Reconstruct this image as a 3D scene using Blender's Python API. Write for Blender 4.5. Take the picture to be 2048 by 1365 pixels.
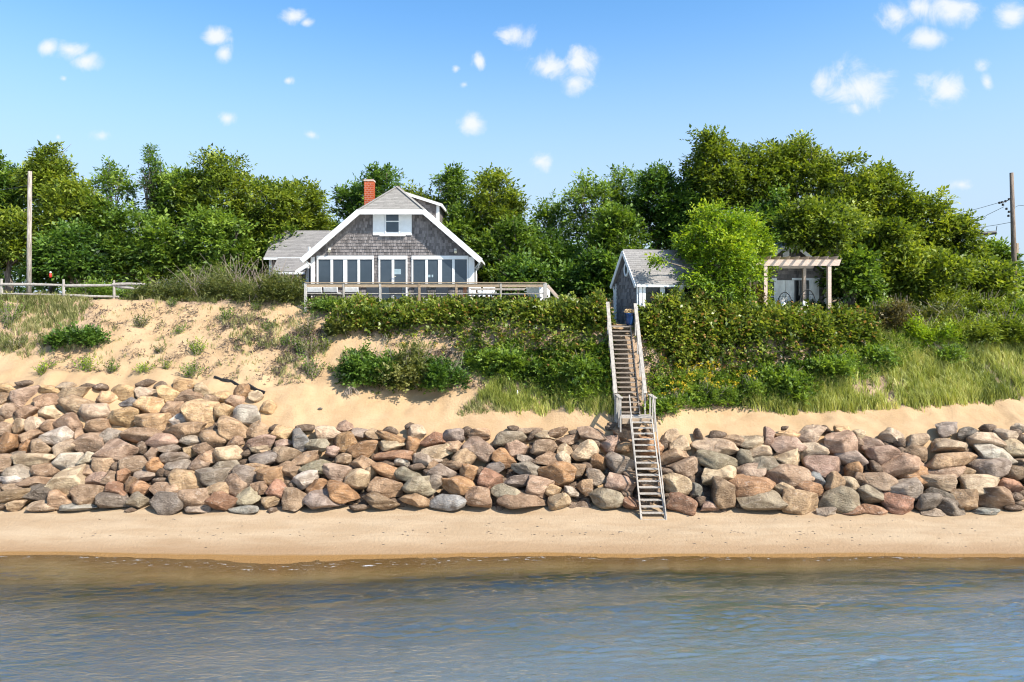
import bpy, bmesh, math, random
import numpy as np
from mathutils import Vector, Matrix

for o in list(bpy.data.objects):
    bpy.data.objects.remove(o, do_unlink=True)
sc = bpy.context.scene
col = sc.collection
R = math.radians
rnd = random.Random(7)
rng = np.random.default_rng(7)

# ------------------------------------------------------------------ camera
F, H, YH = 1365.0, 8.5, 600.0          # focal length in photo pixels, eye height, horizon row
cam_d = bpy.data.cameras.new('camera')
cam = bpy.data.objects.new('camera', cam_d)
col.objects.link(cam)
cam.location = (0, 0, H)
cam.rotation_euler = (R(90), 0, 0)
cam_d.sensor_width = 36.0
cam_d.lens = 36.0 * F / 2048.0
cam_d.shift_y = -(682.5 - YH) / 2048.0
cam_d.clip_start = 0.1
cam_d.clip_end = 20000
sc.camera = cam
sc.render.resolution_x, sc.render.resolution_y = 1024, 682
sc.cycles.max_bounces = 6
sc.cycles.diffuse_bounces = 3
sc.cycles.glossy_bounces = 3
sc.cycles.transmission_bounces = 3
sc.cycles.transparent_max_bounces = 6
sc.cycles.use_adaptive_sampling = True
sc.cycles.adaptive_threshold = 0.02
sc.cycles.use_denoising = True
sc.cycles.filter_width = 1.1

# ------------------------------------------------------------------ sun, sky, exposure
SUN_AZ, SUN_EL = 125.0, 46.0           # degrees clockwise from +Y
sd = bpy.data.lights.new('sun', 'SUN')
sd.energy = 4.3
sd.angle = R(0.53)
sd.color = (1.0, 0.95, 0.86)
sun = bpy.data.objects.new('sun', sd)
col.objects.link(sun)
_to = Vector((math.sin(R(SUN_AZ)) * math.cos(R(SUN_EL)), math.cos(R(SUN_AZ)) * math.cos(R(SUN_EL)), math.sin(R(SUN_EL))))
sun.rotation_euler = _to.to_track_quat('Z', 'Y').to_euler()
sc.view_settings.view_transform = 'Standard'
sc.view_settings.look = 'None'
sc.view_settings.gamma = 1.0
sc.view_settings.use_curve_mapping = False
sc.view_settings.exposure = 0.98

wd = bpy.data.worlds.new('World')
sc.world = wd
wd.use_nodes = True
nt = wd.node_tree
nt.nodes.clear()


class NB:
    """small helper to write node graphs as expressions"""
    def __init__(s, tree): s.t = tree
    def n(s, typ, **kw):
        nd = s.t.nodes.new(typ)
        for k, v in kw.items():
            setattr(nd, k, v)
        return nd
    def put(s, sock, v):
        if isinstance(v, bpy.types.NodeSocket): s.t.links.new(v, sock)
        elif v is not None: sock.default_value = v
    def m(s, op, a, b=None, c=None, clamp=False):
        nd = s.n('ShaderNodeMath', operation=op, use_clamp=clamp)
        for i, v in enumerate((a, b, c)):
            if v is not None: s.put(nd.inputs[i], v)
        return nd.outputs[0]
    def mix(s, f, a, b, blend='MIX'):
        nd = s.n('ShaderNodeMix', data_type='RGBA', blend_type=blend)
        s.put(nd.inputs[0], f)
        s.put(nd.inputs[6], a if isinstance(a, bpy.types.NodeSocket) else (*a, 1))
        s.put(nd.inputs[7], b if isinstance(b, bpy.types.NodeSocket) else (*b, 1))
        return nd.outputs[2]
    def rng(s, v, a, b, c=0.0, d=1.0, smooth=True):
        nd = s.n('ShaderNodeMapRange', interpolation_type='SMOOTHSTEP' if smooth else 'LINEAR')
        for i, q in enumerate((v, a, b, c, d)): s.put(nd.inputs[i], q)
        return nd.outputs[0]
    def noise(s, vec, scale, detail=3.0, rough=0.55, dist=0.0):
        nd = s.n('ShaderNodeTexNoise')
        if vec is not None: s.put(nd.inputs['Vector'], vec)
        s.put(nd.inputs['Scale'], scale); s.put(nd.inputs['Detail'], detail)
        s.put(nd.inputs['Roughness'], rough); s.put(nd.inputs['Distortion'], dist)
        return nd.outputs['Fac']
    def ramp(s, fac, stops):
        nd = s.n('ShaderNodeValToRGB')
        e = nd.color_ramp.elements
        while len(e) < len(stops): e.new(0.5)
        for el, (p, c) in zip(e, stops):
            el.position = p; el.color = (*c, 1)
        s.put(nd.inputs[0], fac)
        return nd.outputs[0]
    def mapping(s, vec, scale=(1, 1, 1), rot=(0, 0, 0), loc=(0, 0, 0)):
        nd = s.n('ShaderNodeMapping')
        s.put(nd.inputs[0], vec)
        nd.inputs['Scale'].default_value = scale
        nd.inputs['Rotation'].default_value = rot
        nd.inputs['Location'].default_value = loc
        return nd.outputs[0]


B = NB(nt)
sky = B.n('ShaderNodeTexSky', sky_type='NISHITA', sun_disc=False)
sky.sun_elevation = R(SUN_EL)
sky.sun_rotation = R(SUN_AZ)
sky.altitude = 0
sky.air_density = 1.0
sky.dust_density = 1.0
sky.ozone_density = 1.6
tc = B.n('ShaderNodeTexCoord')
dirv = tc.outputs['Generated']
sep = B.n('ShaderNodeSeparateXYZ'); B.put(sep.inputs[0], dirv)
sx, sy, sz = sep.outputs
ysafe = B.m('MAXIMUM', sy, 0.02)
U = B.m('DIVIDE', sx, ysafe)
V = B.m('DIVIDE', sz, ysafe)
# fair weather puffs: centre column, row, half width, half height, opacity (degrees of the photograph's view)
CL = [(98, 96, 24, 18, 1), (140, 101, 36, 20, 1), (172, 122, 30, 20, .95), (437, 74, 24, 20, 1), (449, 105, 16, 22, .9),
      (585, 34, 26, 18, 1), (612, 46, 20, 12, .7), (1032, 70, 30, 24, 1), (960, 122, 14, 15, .95), (912, 138, 11, 9, .35),
      (576, 162, 15, 10, .5), (942, 246, 24, 20, .85), (456, 237, 22, 18, .55), (622, 270, 24, 12, .5), (204, 272, 30, 18, .4),
      (116, 275, 9, 9, .35), (1110, 138, 44, 30, .85), (1155, 125, 34, 34, .95), (1150, 168, 34, 26, .75), (1080, 325, 30, 24, .4),
      (1640, 160, 24, 38, .45), (1718, 178, 56, 48, 1), (1708, 214, 30, 20, .6), (1890, 180, 46, 34, .9), (1792, 30, 32, 28, .85),
      (1905, 18, 56, 34, .8), (1838, 14, 36, 26, .5), (1855, 78, 40, 20, .8), (2022, 32, 30, 24, .9), (1965, 128, 22, 18, .5),
      (1975, 165, 16, 26, .4), (1922, 370, 34, 18, .35), (930, 170, 14, 9, .25), (128, 158, 12, 10, .3)]
nvec = B.mapping(dirv, scale=(1, 1, 1))
cn = B.noise(nvec, 22.0, 6.0, 0.62, 0.7)
cn2 = B.noise(nvec, 70.0, 3.0, 0.55)
nz = B.m('ADD', B.m('MULTIPLY', B.m('SUBTRACT', cn, 0.5), 2.5), B.m('MULTIPLY', B.m('SUBTRACT', cn2, 0.5), 0.7))
acc = None
uvc = B.n('ShaderNodeCombineXYZ'); B.put(uvc.inputs[0], U); B.put(uvc.inputs[1], V)
for (cx, cy, rw, rh, op) in CL:
    q = B.n('ShaderNodeVectorMath', operation='MULTIPLY_ADD')      # (direction - centre) / half size
    ku, kv = F / (rw * 1.02), F / (rh * 1.02)
    B.put(q.inputs[0], uvc.outputs[0]); q.inputs[1].default_value = (ku, kv, 0)
    q.inputs[2].default_value = (-(cx - 1024) / F * ku, -(YH - cy) / F * kv, 0)
    ln = B.n('ShaderNodeVectorMath', operation='LENGTH'); B.put(ln.inputs[0], q.outputs[0])
    v = B.m('SUBTRACT', 1.0 + 0.75 * (op - 1), ln.outputs['Value'])
    acc = v if acc is None else B.m('MAXIMUM', acc, v)
acc = B.rng(B.m('SUBTRACT', acc, nz), -0.34, 0.95, 0.0, 0.9)
front = B.rng(sy, 0.1, 0.3)
acc = B.m('MULTIPLY', acc, front)
# the same kind of scattered puffs over the rest of the sky
outside = B.m('SUBTRACT', 1.0, B.m('MULTIPLY', front, B.m('MULTIPLY', B.rng(B.m('ABSOLUTE', U), 0.98, 0.8), B.rng(V, 0.56, 0.46))))
puff = B.m('MULTIPLY', B.rng(B.noise(nvec, 7.0, 4.0, 0.55), 0.66, 0.76), outside)
acc = B.m('MAXIMUM', acc, B.m('MULTIPLY', puff, 0.8))
hs = B.n('ShaderNodeHueSaturation')
hs.inputs['Saturation'].default_value = 1.2
hs.inputs['Value'].default_value = 1.0
B.put(hs.inputs['Color'], sky.outputs[0])
tint = B.mix(1.0, hs.outputs[0], (0.86, 1.05, 1.10), 'MULTIPLY')
tint = B.mix(B.rng(sz, 0.42, 0.06, 0.0, 0.88), tint, (2.45, 3.0, 3.75))      # pale haze toward the horizon
cloudy = B.mix(acc, tint, (4.0, 4.1, 4.25))
bg = B.n('ShaderNodeBackground')
B.put(bg.inputs[0], cloudy)
bg.inputs[1].default_value = 0.125
wo = B.n('ShaderNodeOutputWorld')
nt.links.new(bg.outputs[0], wo.inputs[0])

# ------------------------------------------------------------------ helpers
def PX(px, D): return (px - 1024.0) * D / F
def PZ(py, D): return H + (YH - py) * D / F
def P3(px, py, D): return Vector((PX(px, D), D, PZ(py, D)))


def hash2(ix, iy, seed):
    h = (ix.astype(np.int64) * 374761393 + iy.astype(np.int64) * 668265263 + seed * 974711) & 0x7fffffff
    h = ((h ^ (h >> 13)) * 1274126177) & 0x7fffffff
    return ((h ^ (h >> 16)) & 0xffff) / 65535.0


def vnoise(x, y, seed=0):
    x = np.asarray(x, float); y = np.asarray(y, float)
    ix = np.floor(x); iy = np.floor(y); fx = x - ix; fy = y - iy
    fx = fx * fx * (3 - 2 * fx); fy = fy * fy * (3 - 2 * fy)
    a = hash2(ix, iy, seed); b = hash2(ix + 1, iy, seed); c = hash2(ix, iy + 1, seed); d = hash2(ix + 1, iy + 1, seed)
    return (a * (1 - fx) + b * fx) * (1 - fy) + (c * (1 - fx) + d * fx) * fy


def fbm(x, y, seed=0, octv=4):
    s = 0; a = 0.5
    for i in range(octv):
        s = s + a * vnoise(np.asarray(x) * 2 ** i, np.asarray(y) * 2 ** i, seed + i * 17); a *= 0.5
    return s


def tag(o, label=None, cat=None, group=None, kind=None):
    if label: o['label'] = label
    if cat: o['category'] = cat
    if group: o['group'] = group
    if kind: o['kind'] = kind
    return o


def empty(name, loc=(0, 0, 0), rz=0.0, label=None, cat=None, group=None):
    o = bpy.data.objects.new(name, None)
    o.empty_display_size = 0.2
    col.objects.link(o)
    o.location = loc
    o.rotation_euler = (0, 0, rz)
    return tag(o, label, cat, group)


def mesh_np(name, V_, faces_flat, sizes, mat, parent=None, attrs=None, smooth=False):
    V_ = np.asarray(V_, np.float32); faces_flat = np.asarray(faces_flat, np.int32); sizes = np.asarray(sizes, np.int32)
    me = bpy.data.meshes.new(name)
    me.vertices.add(len(V_)); me.vertices.foreach_set('co', V_.ravel())
    me.loops.add(len(faces_flat)); me.loops.foreach_set('vertex_index', faces_flat)
    me.polygons.add(len(sizes))
    st = np.zeros(len(sizes), np.int32); st[1:] = np.cumsum(sizes)[:-1]
    me.polygons.foreach_set('loop_start', st)
    if smooth: me.polygons.foreach_set('use_smooth', np.ones(len(sizes), bool))
    if attrs:
        for k, v in attrs.items():
            a = me.attributes.new(k, 'FLOAT', 'POINT')
            a.data.foreach_set('value', np.asarray(v, np.float32))
    me.update(calc_edges=True)
    me.validate()
    if mat is not None: me.materials.append(mat)
    o = bpy.data.objects.new(name, me)
    col.objects.link(o)
    if parent is not None: o.parent = parent
    return o


class MB:
    """collects solid pieces, then links them as ONE mesh object"""
    def __init__(s): s.v = []; s.f = []; s.t = []
    def add(s, vs, fs, tint=None):
        b = len(s.v); s.v += [tuple(v) for v in vs]; s.f += [tuple(i + b for i in f) for f in fs]
        s.t += [rnd.random() if tint is None else tint] * len(vs)
        return s
    def box(s, x0, x1, y0, y1, z0, z1, tint=None):
        vs = [(x, y, z) for x in (x0, x1) for y in (y0, y1) for z in (z0, z1)]
        return s.add(vs, [(0, 1, 3, 2), (4, 6, 7, 5), (0, 4, 5, 1), (2, 3, 7, 6), (0, 2, 6, 4), (1, 5, 7, 3)], tint)
    def beam(s, a, b, w, h, up=(0, 0, 1), tint=None, w2=None, h2=None):
        a, b = Vector(a), Vector(b); d = (b - a).normalized(); up = Vector(up)
        sd_ = d.cross(up)
        if sd_.length < 1e-4: sd_ = d.cross(Vector((0, 1, 0)))
        sd_.normalize(); u = sd_.cross(d).normalized()
        vs = []
        for p, ww, hh in ((a, w, h), (b, w2 or w, h2 or h)):
            for i, j in ((-1, -1), (1, -1), (1, 1), (-1, 1)):
                vs.append(p + sd_ * (i * ww / 2) + u * (j * hh / 2))
        return s.add(vs, [(0, 1, 2, 3), (7, 6, 5, 4), (0, 4, 5, 1), (1, 5, 6, 2), (2, 6, 7, 3), (3, 7, 4, 0)], tint)
    def tube(s, pts, rad, n=8, tint=None, caps=True):
        pts = [Vector(p) for p in pts]
        if not hasattr(rad, '__len__'): rad = [rad] * len(pts)
        vs = []; fs = []; ref = None
        for i, p in enumerate(pts):
            d = (pts[min(i + 1, len(pts) - 1)] - pts[max(i - 1, 0)]).normalized()
            if ref is None:
                ref = d.orthogonal().normalized()
            else:
                ref = (ref - d * ref.dot(d))
                ref = ref.normalized() if ref.length > 1e-6 else d.orthogonal().normalized()
            q = d.cross(ref)
            for k in range(n):
                a = 2 * math.pi * k / n
                vs.append(p + (ref * math.cos(a) + q * math.sin(a)) * rad[i])
        for i in range(len(pts) - 1):
            for k in range(n):
                fs.append((i * n + k, i * n + (k + 1) % n, (i + 1) * n + (k + 1) % n, (i + 1) * n + k))
        if caps:
            fs.append(tuple(range(n - 1, -1, -1))); fs.append(tuple(range((len(pts) - 1) * n, len(pts) * n)))
        return s.add(vs, fs, tint)
    def lathe(s, c, prof, n=20, tint=None):
        vs = []; fs = []
        for (r, z) in prof:
            for k in range(n):
                a = 2 * math.pi * k / n
                vs.append((c[0] + r * math.cos(a), c[1] + r * math.sin(a), c[2] + z))
        for i in range(len(prof) - 1):
            for k in range(n):
                fs.append((i * n + k, i * n + (k + 1) % n, (i + 1) * n + (k + 1) % n, (i + 1) * n + k))
        fs.append(tuple(range(n - 1, -1, -1))); fs.append(tuple(range((len(prof) - 1) * n, len(prof) * n)))
        return s.add(vs, fs, tint)
    def prism(s, poly, d, tint=None):
        """poly: list of 3D points (one face), d: extrusion vector"""
        d = Vector(d); n = len(poly)
        vs = [Vector(p) for p in poly] + [Vector(p) + d for p in poly]
        fs = [tuple(range(n)), tuple(range(2 * n - 1, n - 1, -1))]
        for i in range(n): fs.append((i, i + n, (i + 1) % n + n, (i + 1) % n))
        return s.add(vs, fs, tint)
    def build(s, name, mat, parent=None, smooth=False, bevel=0.0, loc=None, kind=None):
        me = bpy.data.meshes.new(name)
        me.from_pydata(s.v, [], s.f)
        a = me.attributes.new('tint', 'FLOAT', 'POINT'); a.data.foreach_set('value', np.asarray(s.t, np.float32))
        bm = bmesh.new(); bm.from_mesh(me)
        bmesh.ops.recalc_face_normals(bm, faces=bm.faces)
        if bevel:
            bmesh.ops.bevel(bm, geom=[e for e in bm.edges], offset=bevel, segments=1, affect='EDGES', profile=0.5)
        bm.to_mesh(me); bm.free()
        if smooth:
            for p in me.polygons: p.use_smooth = True
        me.materials.append(mat)
        o = bpy.data.objects.new(name, me)
        col.objects.link(o)
        if parent is not None: o.parent = parent
        if loc is not None: o.location = loc
        if kind: o['kind'] = kind
        return o


# ------------------------------------------------------------------ materials
def new_mat(name):
    m = bpy.data.materials.new(name)
    m.use_nodes = True
    t = m.node_tree
    t.nodes.clear()
    b = NB(t)
    out = b.n('ShaderNodeOutputMaterial')
    pb = b.n('ShaderNodeBsdfPrincipled')
    t.links.new(pb.outputs[0], out.inputs[0])
    pb.inputs['Specular IOR Level'].default_value = 0.3
    return m, b, pb, out


def bump(b, pb, h, strength=0.5, dist=0.02):
    bp = b.n('ShaderNodeBump')
    bp.inputs['Strength'].default_value = strength
    bp.inputs['Distance'].default_value = dist
    b.put(bp.inputs['Height'], h)
    b.put(pb.inputs['Normal'], bp.outputs[0])


def attr(b, name):
    a = b.n('ShaderNodeAttribute', attribute_name=name)
    return a.outputs['Fac']


def objco(b): return b.n('ShaderNodeTexCoord').outputs['Object']
def geopos(b): return b.n('ShaderNodeNewGeometry').outputs['Position']


def simple(name, c1, c2, scale=6.0, rough=0.6, stretch=(1, 1, 1), tintamt=0.0, bump_s=0.2, spec=0.3, metal=0.0, detail=4.0):
    m, b, pb, out = new_mat(name)
    vec = b.mapping(geopos(b), scale=stretch)
    n1 = b.noise(vec, scale, detail, 0.6)
    f = b.rng(n1, 0.3, 0.7)
    if tintamt:
        f = b.m('ADD', b.m('MULTIPLY', f, 1 - tintamt), b.m('MULTIPLY', attr(b, 'tint'), tintamt))
    b.put(pb.inputs['Base Color'], b.mix(f, c1, c2))
    pb.inputs['Roughness'].default_value = rough
    pb.inputs['Specular IOR Level'].default_value = spec
    pb.inputs['Metallic'].default_value = metal
    if bump_s: bump(b, pb, n1, bump_s, 0.02)
    return m


def leaf_mat(name, dark, mid, light, trans=0.40, rough=0.5, spots=None):
    m, b, pb, out = new_mat(name)
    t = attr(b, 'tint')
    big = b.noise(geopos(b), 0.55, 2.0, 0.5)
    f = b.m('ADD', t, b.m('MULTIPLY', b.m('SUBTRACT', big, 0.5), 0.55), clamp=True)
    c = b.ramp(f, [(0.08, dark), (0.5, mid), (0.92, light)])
    if spots:
        c = b.mix(b.m('GREATER_THAN', attr(b, 'spot'), 1.0 - spots[0]), c, spots[1])
    b.put(pb.inputs['Base Color'], c)
    pb.inputs['Roughness'].default_value = rough
    pb.inputs['Specular IOR Level'].default_value = 0.35
    tr = b.n('ShaderNodeBsdfTranslucent')
    b.put(tr.inputs[0], b.mix(1.0, c, (1.25, 1.2, 0.5), 'MULTIPLY'))
    mx = b.n('ShaderNodeMixShader')
    mx.inputs[0].default_value = trans
    b.t.links.new(pb.outputs[0], mx.inputs[1]); b.t.links.new(tr.outputs[0], mx.inputs[2])
    b.t.links.new(mx.outputs[0], out.inputs[0])
    return m


M = {}
M['white'] = simple('white_paint', (0.68, 0.67, 0.645), (0.76, 0.75, 0.73), 3.0, 0.45, bump_s=0.05)
M['white_worn'] = simple('weathered_white_paint', (0.60, 0.58, 0.54), (0.78, 0.76, 0.72), 5.0, 0.6, stretch=(1, 1, 0.4))
M['shingle'] = simple('cedar_shingle', (0.085, 0.074, 0.070), (0.265, 0.232, 0.218), 9.0, 0.85, stretch=(3, 3, 0.5), tintamt=0.8, bump_s=0.6)
M['shingle_dark'] = simple('cedar_shingle_dark', (0.09, 0.078, 0.072), (0.19, 0.165, 0.155), 9.0, 0.85, stretch=(3, 3, 0.5), tintamt=0.6, bump_s=0.5)
M['roof'] = simple('asphalt_shingle', (0.185, 0.17, 0.15), (0.285, 0.262, 0.235), 14.0, 0.9, tintamt=0.55, bump_s=0.3)
M['roof2'] = simple('asphalt_shingle_grey', (0.17, 0.158, 0.148), (0.265, 0.245, 0.228), 14.0, 0.9, tintamt=0.55, bump_s=0.3)
M['wood_grey'] = simple('weathered_grey_wood', (0.24, 0.215, 0.19), (0.50, 0.455, 0.41), 12.0, 0.8, stretch=(2, 0.6, 2), tintamt=0.35, bump_s=0.35)
M['wood_tread'] = simple('weathered_tread_wood', (0.15, 0.115, 0.085), (0.33, 0.265, 0.21), 12.0, 0.85, stretch=(0.6, 2, 2), tintamt=0.35, bump_s=0.35)
M['wood_rail'] = simple('greyed_rail_wood', (0.25, 0.215, 0.18), (0.45, 0.405, 0.35), 12.0, 0.75, stretch=(1, 1, 0.4), tintamt=0.3, bump_s=0.3)
M['wood_brown'] = simple('brown_deck_wood', (0.235, 0.16, 0.10), (0.42, 0.31, 0.205), 10.0, 0.75, stretch=(0.5, 2, 2), tintamt=0.4, bump_s=0.3)
M['cedar'] = simple('pinkish_cedar', (0.47, 0.345, 0.265), (0.60, 0.46, 0.37), 9.0, 0.7, stretch=(0.6, 2, 2), tintamt=0.3, bump_s=0.25)
M['pole'] = simple('weathered_pole_wood', (0.16, 0.13, 0.105), (0.40, 0.345, 0.295), 5.0, 0.85, stretch=(3, 3, 0.35), bump_s=0.5)
M['bark'] = simple('bark', (0.085, 0.066, 0.052), (0.24, 0.20, 0.16), 6.0, 0.9, stretch=(2, 2, 0.5), bump_s=0.6)
M['pole_brown'] = simple('brown_pole_wood', (0.10, 0.07, 0.05), (0.24, 0.18, 0.135), 5.0, 0.85, stretch=(3, 3, 0.35), bump_s=0.5)
M['twig'] = simple('dry_twig', (0.20, 0.15, 0.11), (0.40, 0.32, 0.25), 6.0, 0.9, bump_s=0.2, tintamt=0.6)
M['brick'] = simple('red_brick', (0.34, 0.052, 0.014), (0.54, 0.12, 0.034), 14.0, 0.85, tintamt=0.5, bump_s=0.4)
M['mortar'] = simple('mortar', (0.45, 0.36, 0.29), (0.58, 0.48, 0.40), 14.0, 0.9)
M['dark'] = simple('dark_metal', (0.018, 0.018, 0.02), (0.035, 0.034, 0.034), 8.0, 0.5, bump_s=0.05)
M['sling'] = simple('charcoal_sling', (0.05, 0.058, 0.072), (0.075, 0.085, 0.10), 30.0, 0.7)
M['cushion'] = simple('pale_grey_cushion', (0.50, 0.50, 0.50), (0.66, 0.66, 0.67), 4.0, 0.85)
M['whitecloth'] = simple('white_cloth', (0.74, 0.74, 0.73), (0.85, 0.85, 0.84), 4.0, 0.85)
M['blue'] = simple('blue_glaze', (0.005, 0.022, 0.075), (0.008, 0.045, 0.15), 3.0, 0.18, spec=0.6, bump_s=0.0)
M['straw'] = simple('dried_flower', (0.42, 0.27, 0.12), (0.66, 0.46, 0.24), 8.0, 0.9, tintamt=0.5)
M['fabric'] = simple('black_geotextile', (0.012, 0.012, 0.013), (0.028, 0.027, 0.027), 12.0, 0.8)
M['bulb'] = simple('lamp_glass', (0.62, 0.55, 0.40), (0.75, 0.68, 0.52), 4.0, 0.2, bump_s=0.0, spec=0.5)
M['terracotta'] = simple('orange_towel', (0.34, 0.13, 0.07), (0.48, 0.22, 0.12), 9.0, 0.9)
M['red'] = simple('red_paint', (0.5, 0.03, 0.02), (0.62, 0.06, 0.04), 6.0, 0.5)
M['glass'] = simple('window_glass', (0.040, 0.056, 0.072), (0.060, 0.078, 0.096), 0.7, 0.16, bump_s=0.0, spec=0.5)
M['glass_dark'] = simple('dark_window_glass', (0.012, 0.015, 0.017), (0.022, 0.026, 0.028), 0.7, 0.08, bump_s=0.0, spec=0.5)
M['pane_patch'] = simple('pale_glass_patch', (0.25, 0.33, 0.36), (0.34, 0.42, 0.45), 3.0, 0.4)

M['leaf_olive'] = leaf_mat('olive_leaf', (0.024, 0.042, 0.005), (0.142, 0.2, 0.02), (0.32, 0.365, 0.044))
M['leaf_green'] = leaf_mat('green_leaf', (0.018, 0.042, 0.006), (0.112, 0.192, 0.024), (0.255, 0.35, 0.048))
M['leaf_deep'] = leaf_mat('deep_green_leaf', (0.012, 0.032, 0.006), (0.074, 0.15, 0.021), (0.185, 0.285, 0.045))
M['leaf_bright'] = leaf_mat('bright_leaf', (0.04, 0.082, 0.005), (0.18, 0.29, 0.017), (0.4, 0.48, 0.036), trans=0.42)
M['leaf_rose'] = leaf_mat('rose_leaf', (0.018, 0.034, 0.006), (0.1, 0.15, 0.02), (0.3, 0.335, 0.054), rough=0.38, spots=(0.055, (0.34, 0.19, 0.07)))
M['leaf_heath'] = leaf_mat('heath_leaf', (0.03, 0.042, 0.012), (0.101, 0.127, 0.028), (0.213, 0.213, 0.060))
M['leaf_brown'] = leaf_mat('browned_leaf', (0.045, 0.04, 0.016), (0.11, 0.092, 0.036), (0.19, 0.155, 0.06))
M['grass_green'] = leaf_mat('green_beach_grass', (0.1, 0.13, 0.018), (0.38, 0.41, 0.08), (0.66, 0.6, 0.21), trans=0.3)
M['grass_dry'] = leaf_mat('dry_beach_grass', (.080, .090, .022), (.225, .235, .070), (.46, .40, .19), trans=0.25)
M['yellow'] = leaf_mat('goldenrod_bloom', (0.36, 0.23, 0.008), (0.56, 0.38, 0.012), (0.70, 0.52, 0.03), trans=0.2)
M['pink'] = leaf_mat('rose_bloom', (0.4, 0.08, 0.12), (0.5, 0.12, 0.18), (0.6, 0.2, 0.25), trans=0.2)
M['litter'] = leaf_mat('dead_stem', (0.07, 0.05, 0.036), (0.15, 0.11, 0.08), (0.27, 0.205, 0.15), trans=0.05, rough=0.9)

# boulders: the stone's own colour comes from the object, veins and weathering from noise
m, b, pb, out = new_mat('boulder_stone')
oi = b.n('ShaderNodeObjectInfo')
co = objco(b)
off = b.n('ShaderNodeVectorMath', operation='ADD')
b.put(off.inputs[0], geopos(b))
sc3 = b.n('ShaderNodeVectorMath', operation='SCALE')
cmb = b.n('ShaderNodeCombineXYZ')
for i in range(3): b.put(cmb.inputs[i], oi.outputs['Random'])
b.put(sc3.inputs[0], cmb.outputs[0]); sc3.inputs['Scale'].default_value = 40.0
b.put(off.inputs[1], sc3.outputs[0])
vec = off.outputs[0]
n1 = b.noise(vec, 2.4, 5.0, 0.62, 0.5)
n2 = b.noise(vec, 14.0, 4.0, 0.65)
n3 = b.noise(b.mapping(vec, scale=(1, 1, 3.2), rot=(0.5, 0.7, 0)), 5.0, 3.0, 0.6, 1.2)
base = oi.outputs['Color']
c = b.mix(b.rng(n1, 0.35, 0.68), b.mix(1.0, base, (0.66, 0.57, 0.49), 'MULTIPLY'), b.mix(1.0, base, (1.30, 1.22, 1.12), 'MULTIPLY'))
c = b.mix(b.m('MULTIPLY', b.rng(n3, 0.56, 0.68), 0.45), c, (0.42, 0.33, 0.25))
c = b.mix(b.m('MULTIPLY', b.rng(n2, 0.60, 0.75), 0.5), c, (0.12, 0.10, 0.08))
c = b.mix(b.m('MULTIPLY', b.rng(n2, 0.36, 0.26), 0.4), c, (0.62, 0.55, 0.46))
b.put(pb.inputs['Base Color'], c)
pb.inputs['Roughness'].default_value = 0.82
bump(b, pb, b.m('ADD', b.m('MULTIPLY', n1, 0.9), b.m('ADD', b.m('MULTIPLY', n2, 0.5), b.m('MULTIPLY', n3, 0.6))), 0.9, 0.13)
M['stone'] = m

# sand: dry on the bank, damp towards the water, leaf litter where plants grow and painted shade under the stairs (attribute)
m, b, pb, out = new_mat('sand')
pos = geopos(b)
sp = b.n('ShaderNodeSeparateXYZ'); b.put(sp.inputs[0], pos)
zz = sp.outputs[2]
n1 = b.noise(pos, 0.9, 5.0, 0.6)
n2 = b.noise(pos, 9.0, 4.0, 0.65)
n3 = b.noise(b.mapping(pos, scale=(0.35, 1.6, 1)), 1.3, 4.0, 0.6, 0.4)
dry = b.mix(b.rng(n1, 0.3, 0.7), (0.375, 0.243, 0.128), (0.445, 0.300, 0.168))
dry = b.mix(b.m('MULTIPLY', b.rng(n2, 0.58, 0.72), 0.25), dry, (0.36, 0.225, 0.115))
beach = b.mix(b.rng(n3, 0.3, 0.72), (0.335, 0.232, 0.138), (0.395, 0.290, 0.185))
cc = b.mix(b.rng(b.m('ADD', zz, b.m('MULTIPLY', n1, 0.5)), 1.0, 1.6), beach, dry)
wetf = b.rng(b.m('ADD', zz, b.m('MULTIPLY', b.m('SUBTRACT', n3, 0.5), 0.10)), 0.30, 0.06)
cc = b.mix(b.m('MULTIPLY', wetf, 0.75), cc, (0.27, 0.165, 0.085))
soak = b.rng(b.m('ADD', zz, b.m('MULTIPLY', b.m('SUBTRACT', n3, 0.5), 0.03)), 0.055, 0.03)
cc = b.mix(b.m('MULTIPLY', soak, 0.8), cc, (0.25, 0.13, 0.035))
cc = b.mix(b.rng(zz, -0.015, -0.10), cc, b.mix(b.rng(n3, 0.35, 0.65), (0.46, 0.30, 0.13), (0.58, 0.40, 0.20)))      # paler sand bed under water
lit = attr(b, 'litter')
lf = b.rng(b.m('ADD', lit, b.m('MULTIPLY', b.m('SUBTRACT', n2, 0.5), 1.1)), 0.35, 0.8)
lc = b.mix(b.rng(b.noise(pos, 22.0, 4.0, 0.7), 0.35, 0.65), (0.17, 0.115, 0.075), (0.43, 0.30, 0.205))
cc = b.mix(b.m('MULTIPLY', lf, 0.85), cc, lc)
b.put(pb.inputs['Base Color'], cc)
b.put(pb.inputs['Roughness'], b.m('SUBTRACT', 0.95, b.m('ADD', b.m('MULTIPLY', wetf, 0.3), b.m('MULTIPLY', soak, 0.42))))
bump(b, pb, b.m('ADD', b.m('MULTIPLY', n2, 0.6), b.m('MULTIPLY', b.noise(pos, 40.0, 3.0, 0.6), 0.25)), 0.7, 0.09)
M['sand'] = m

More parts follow.
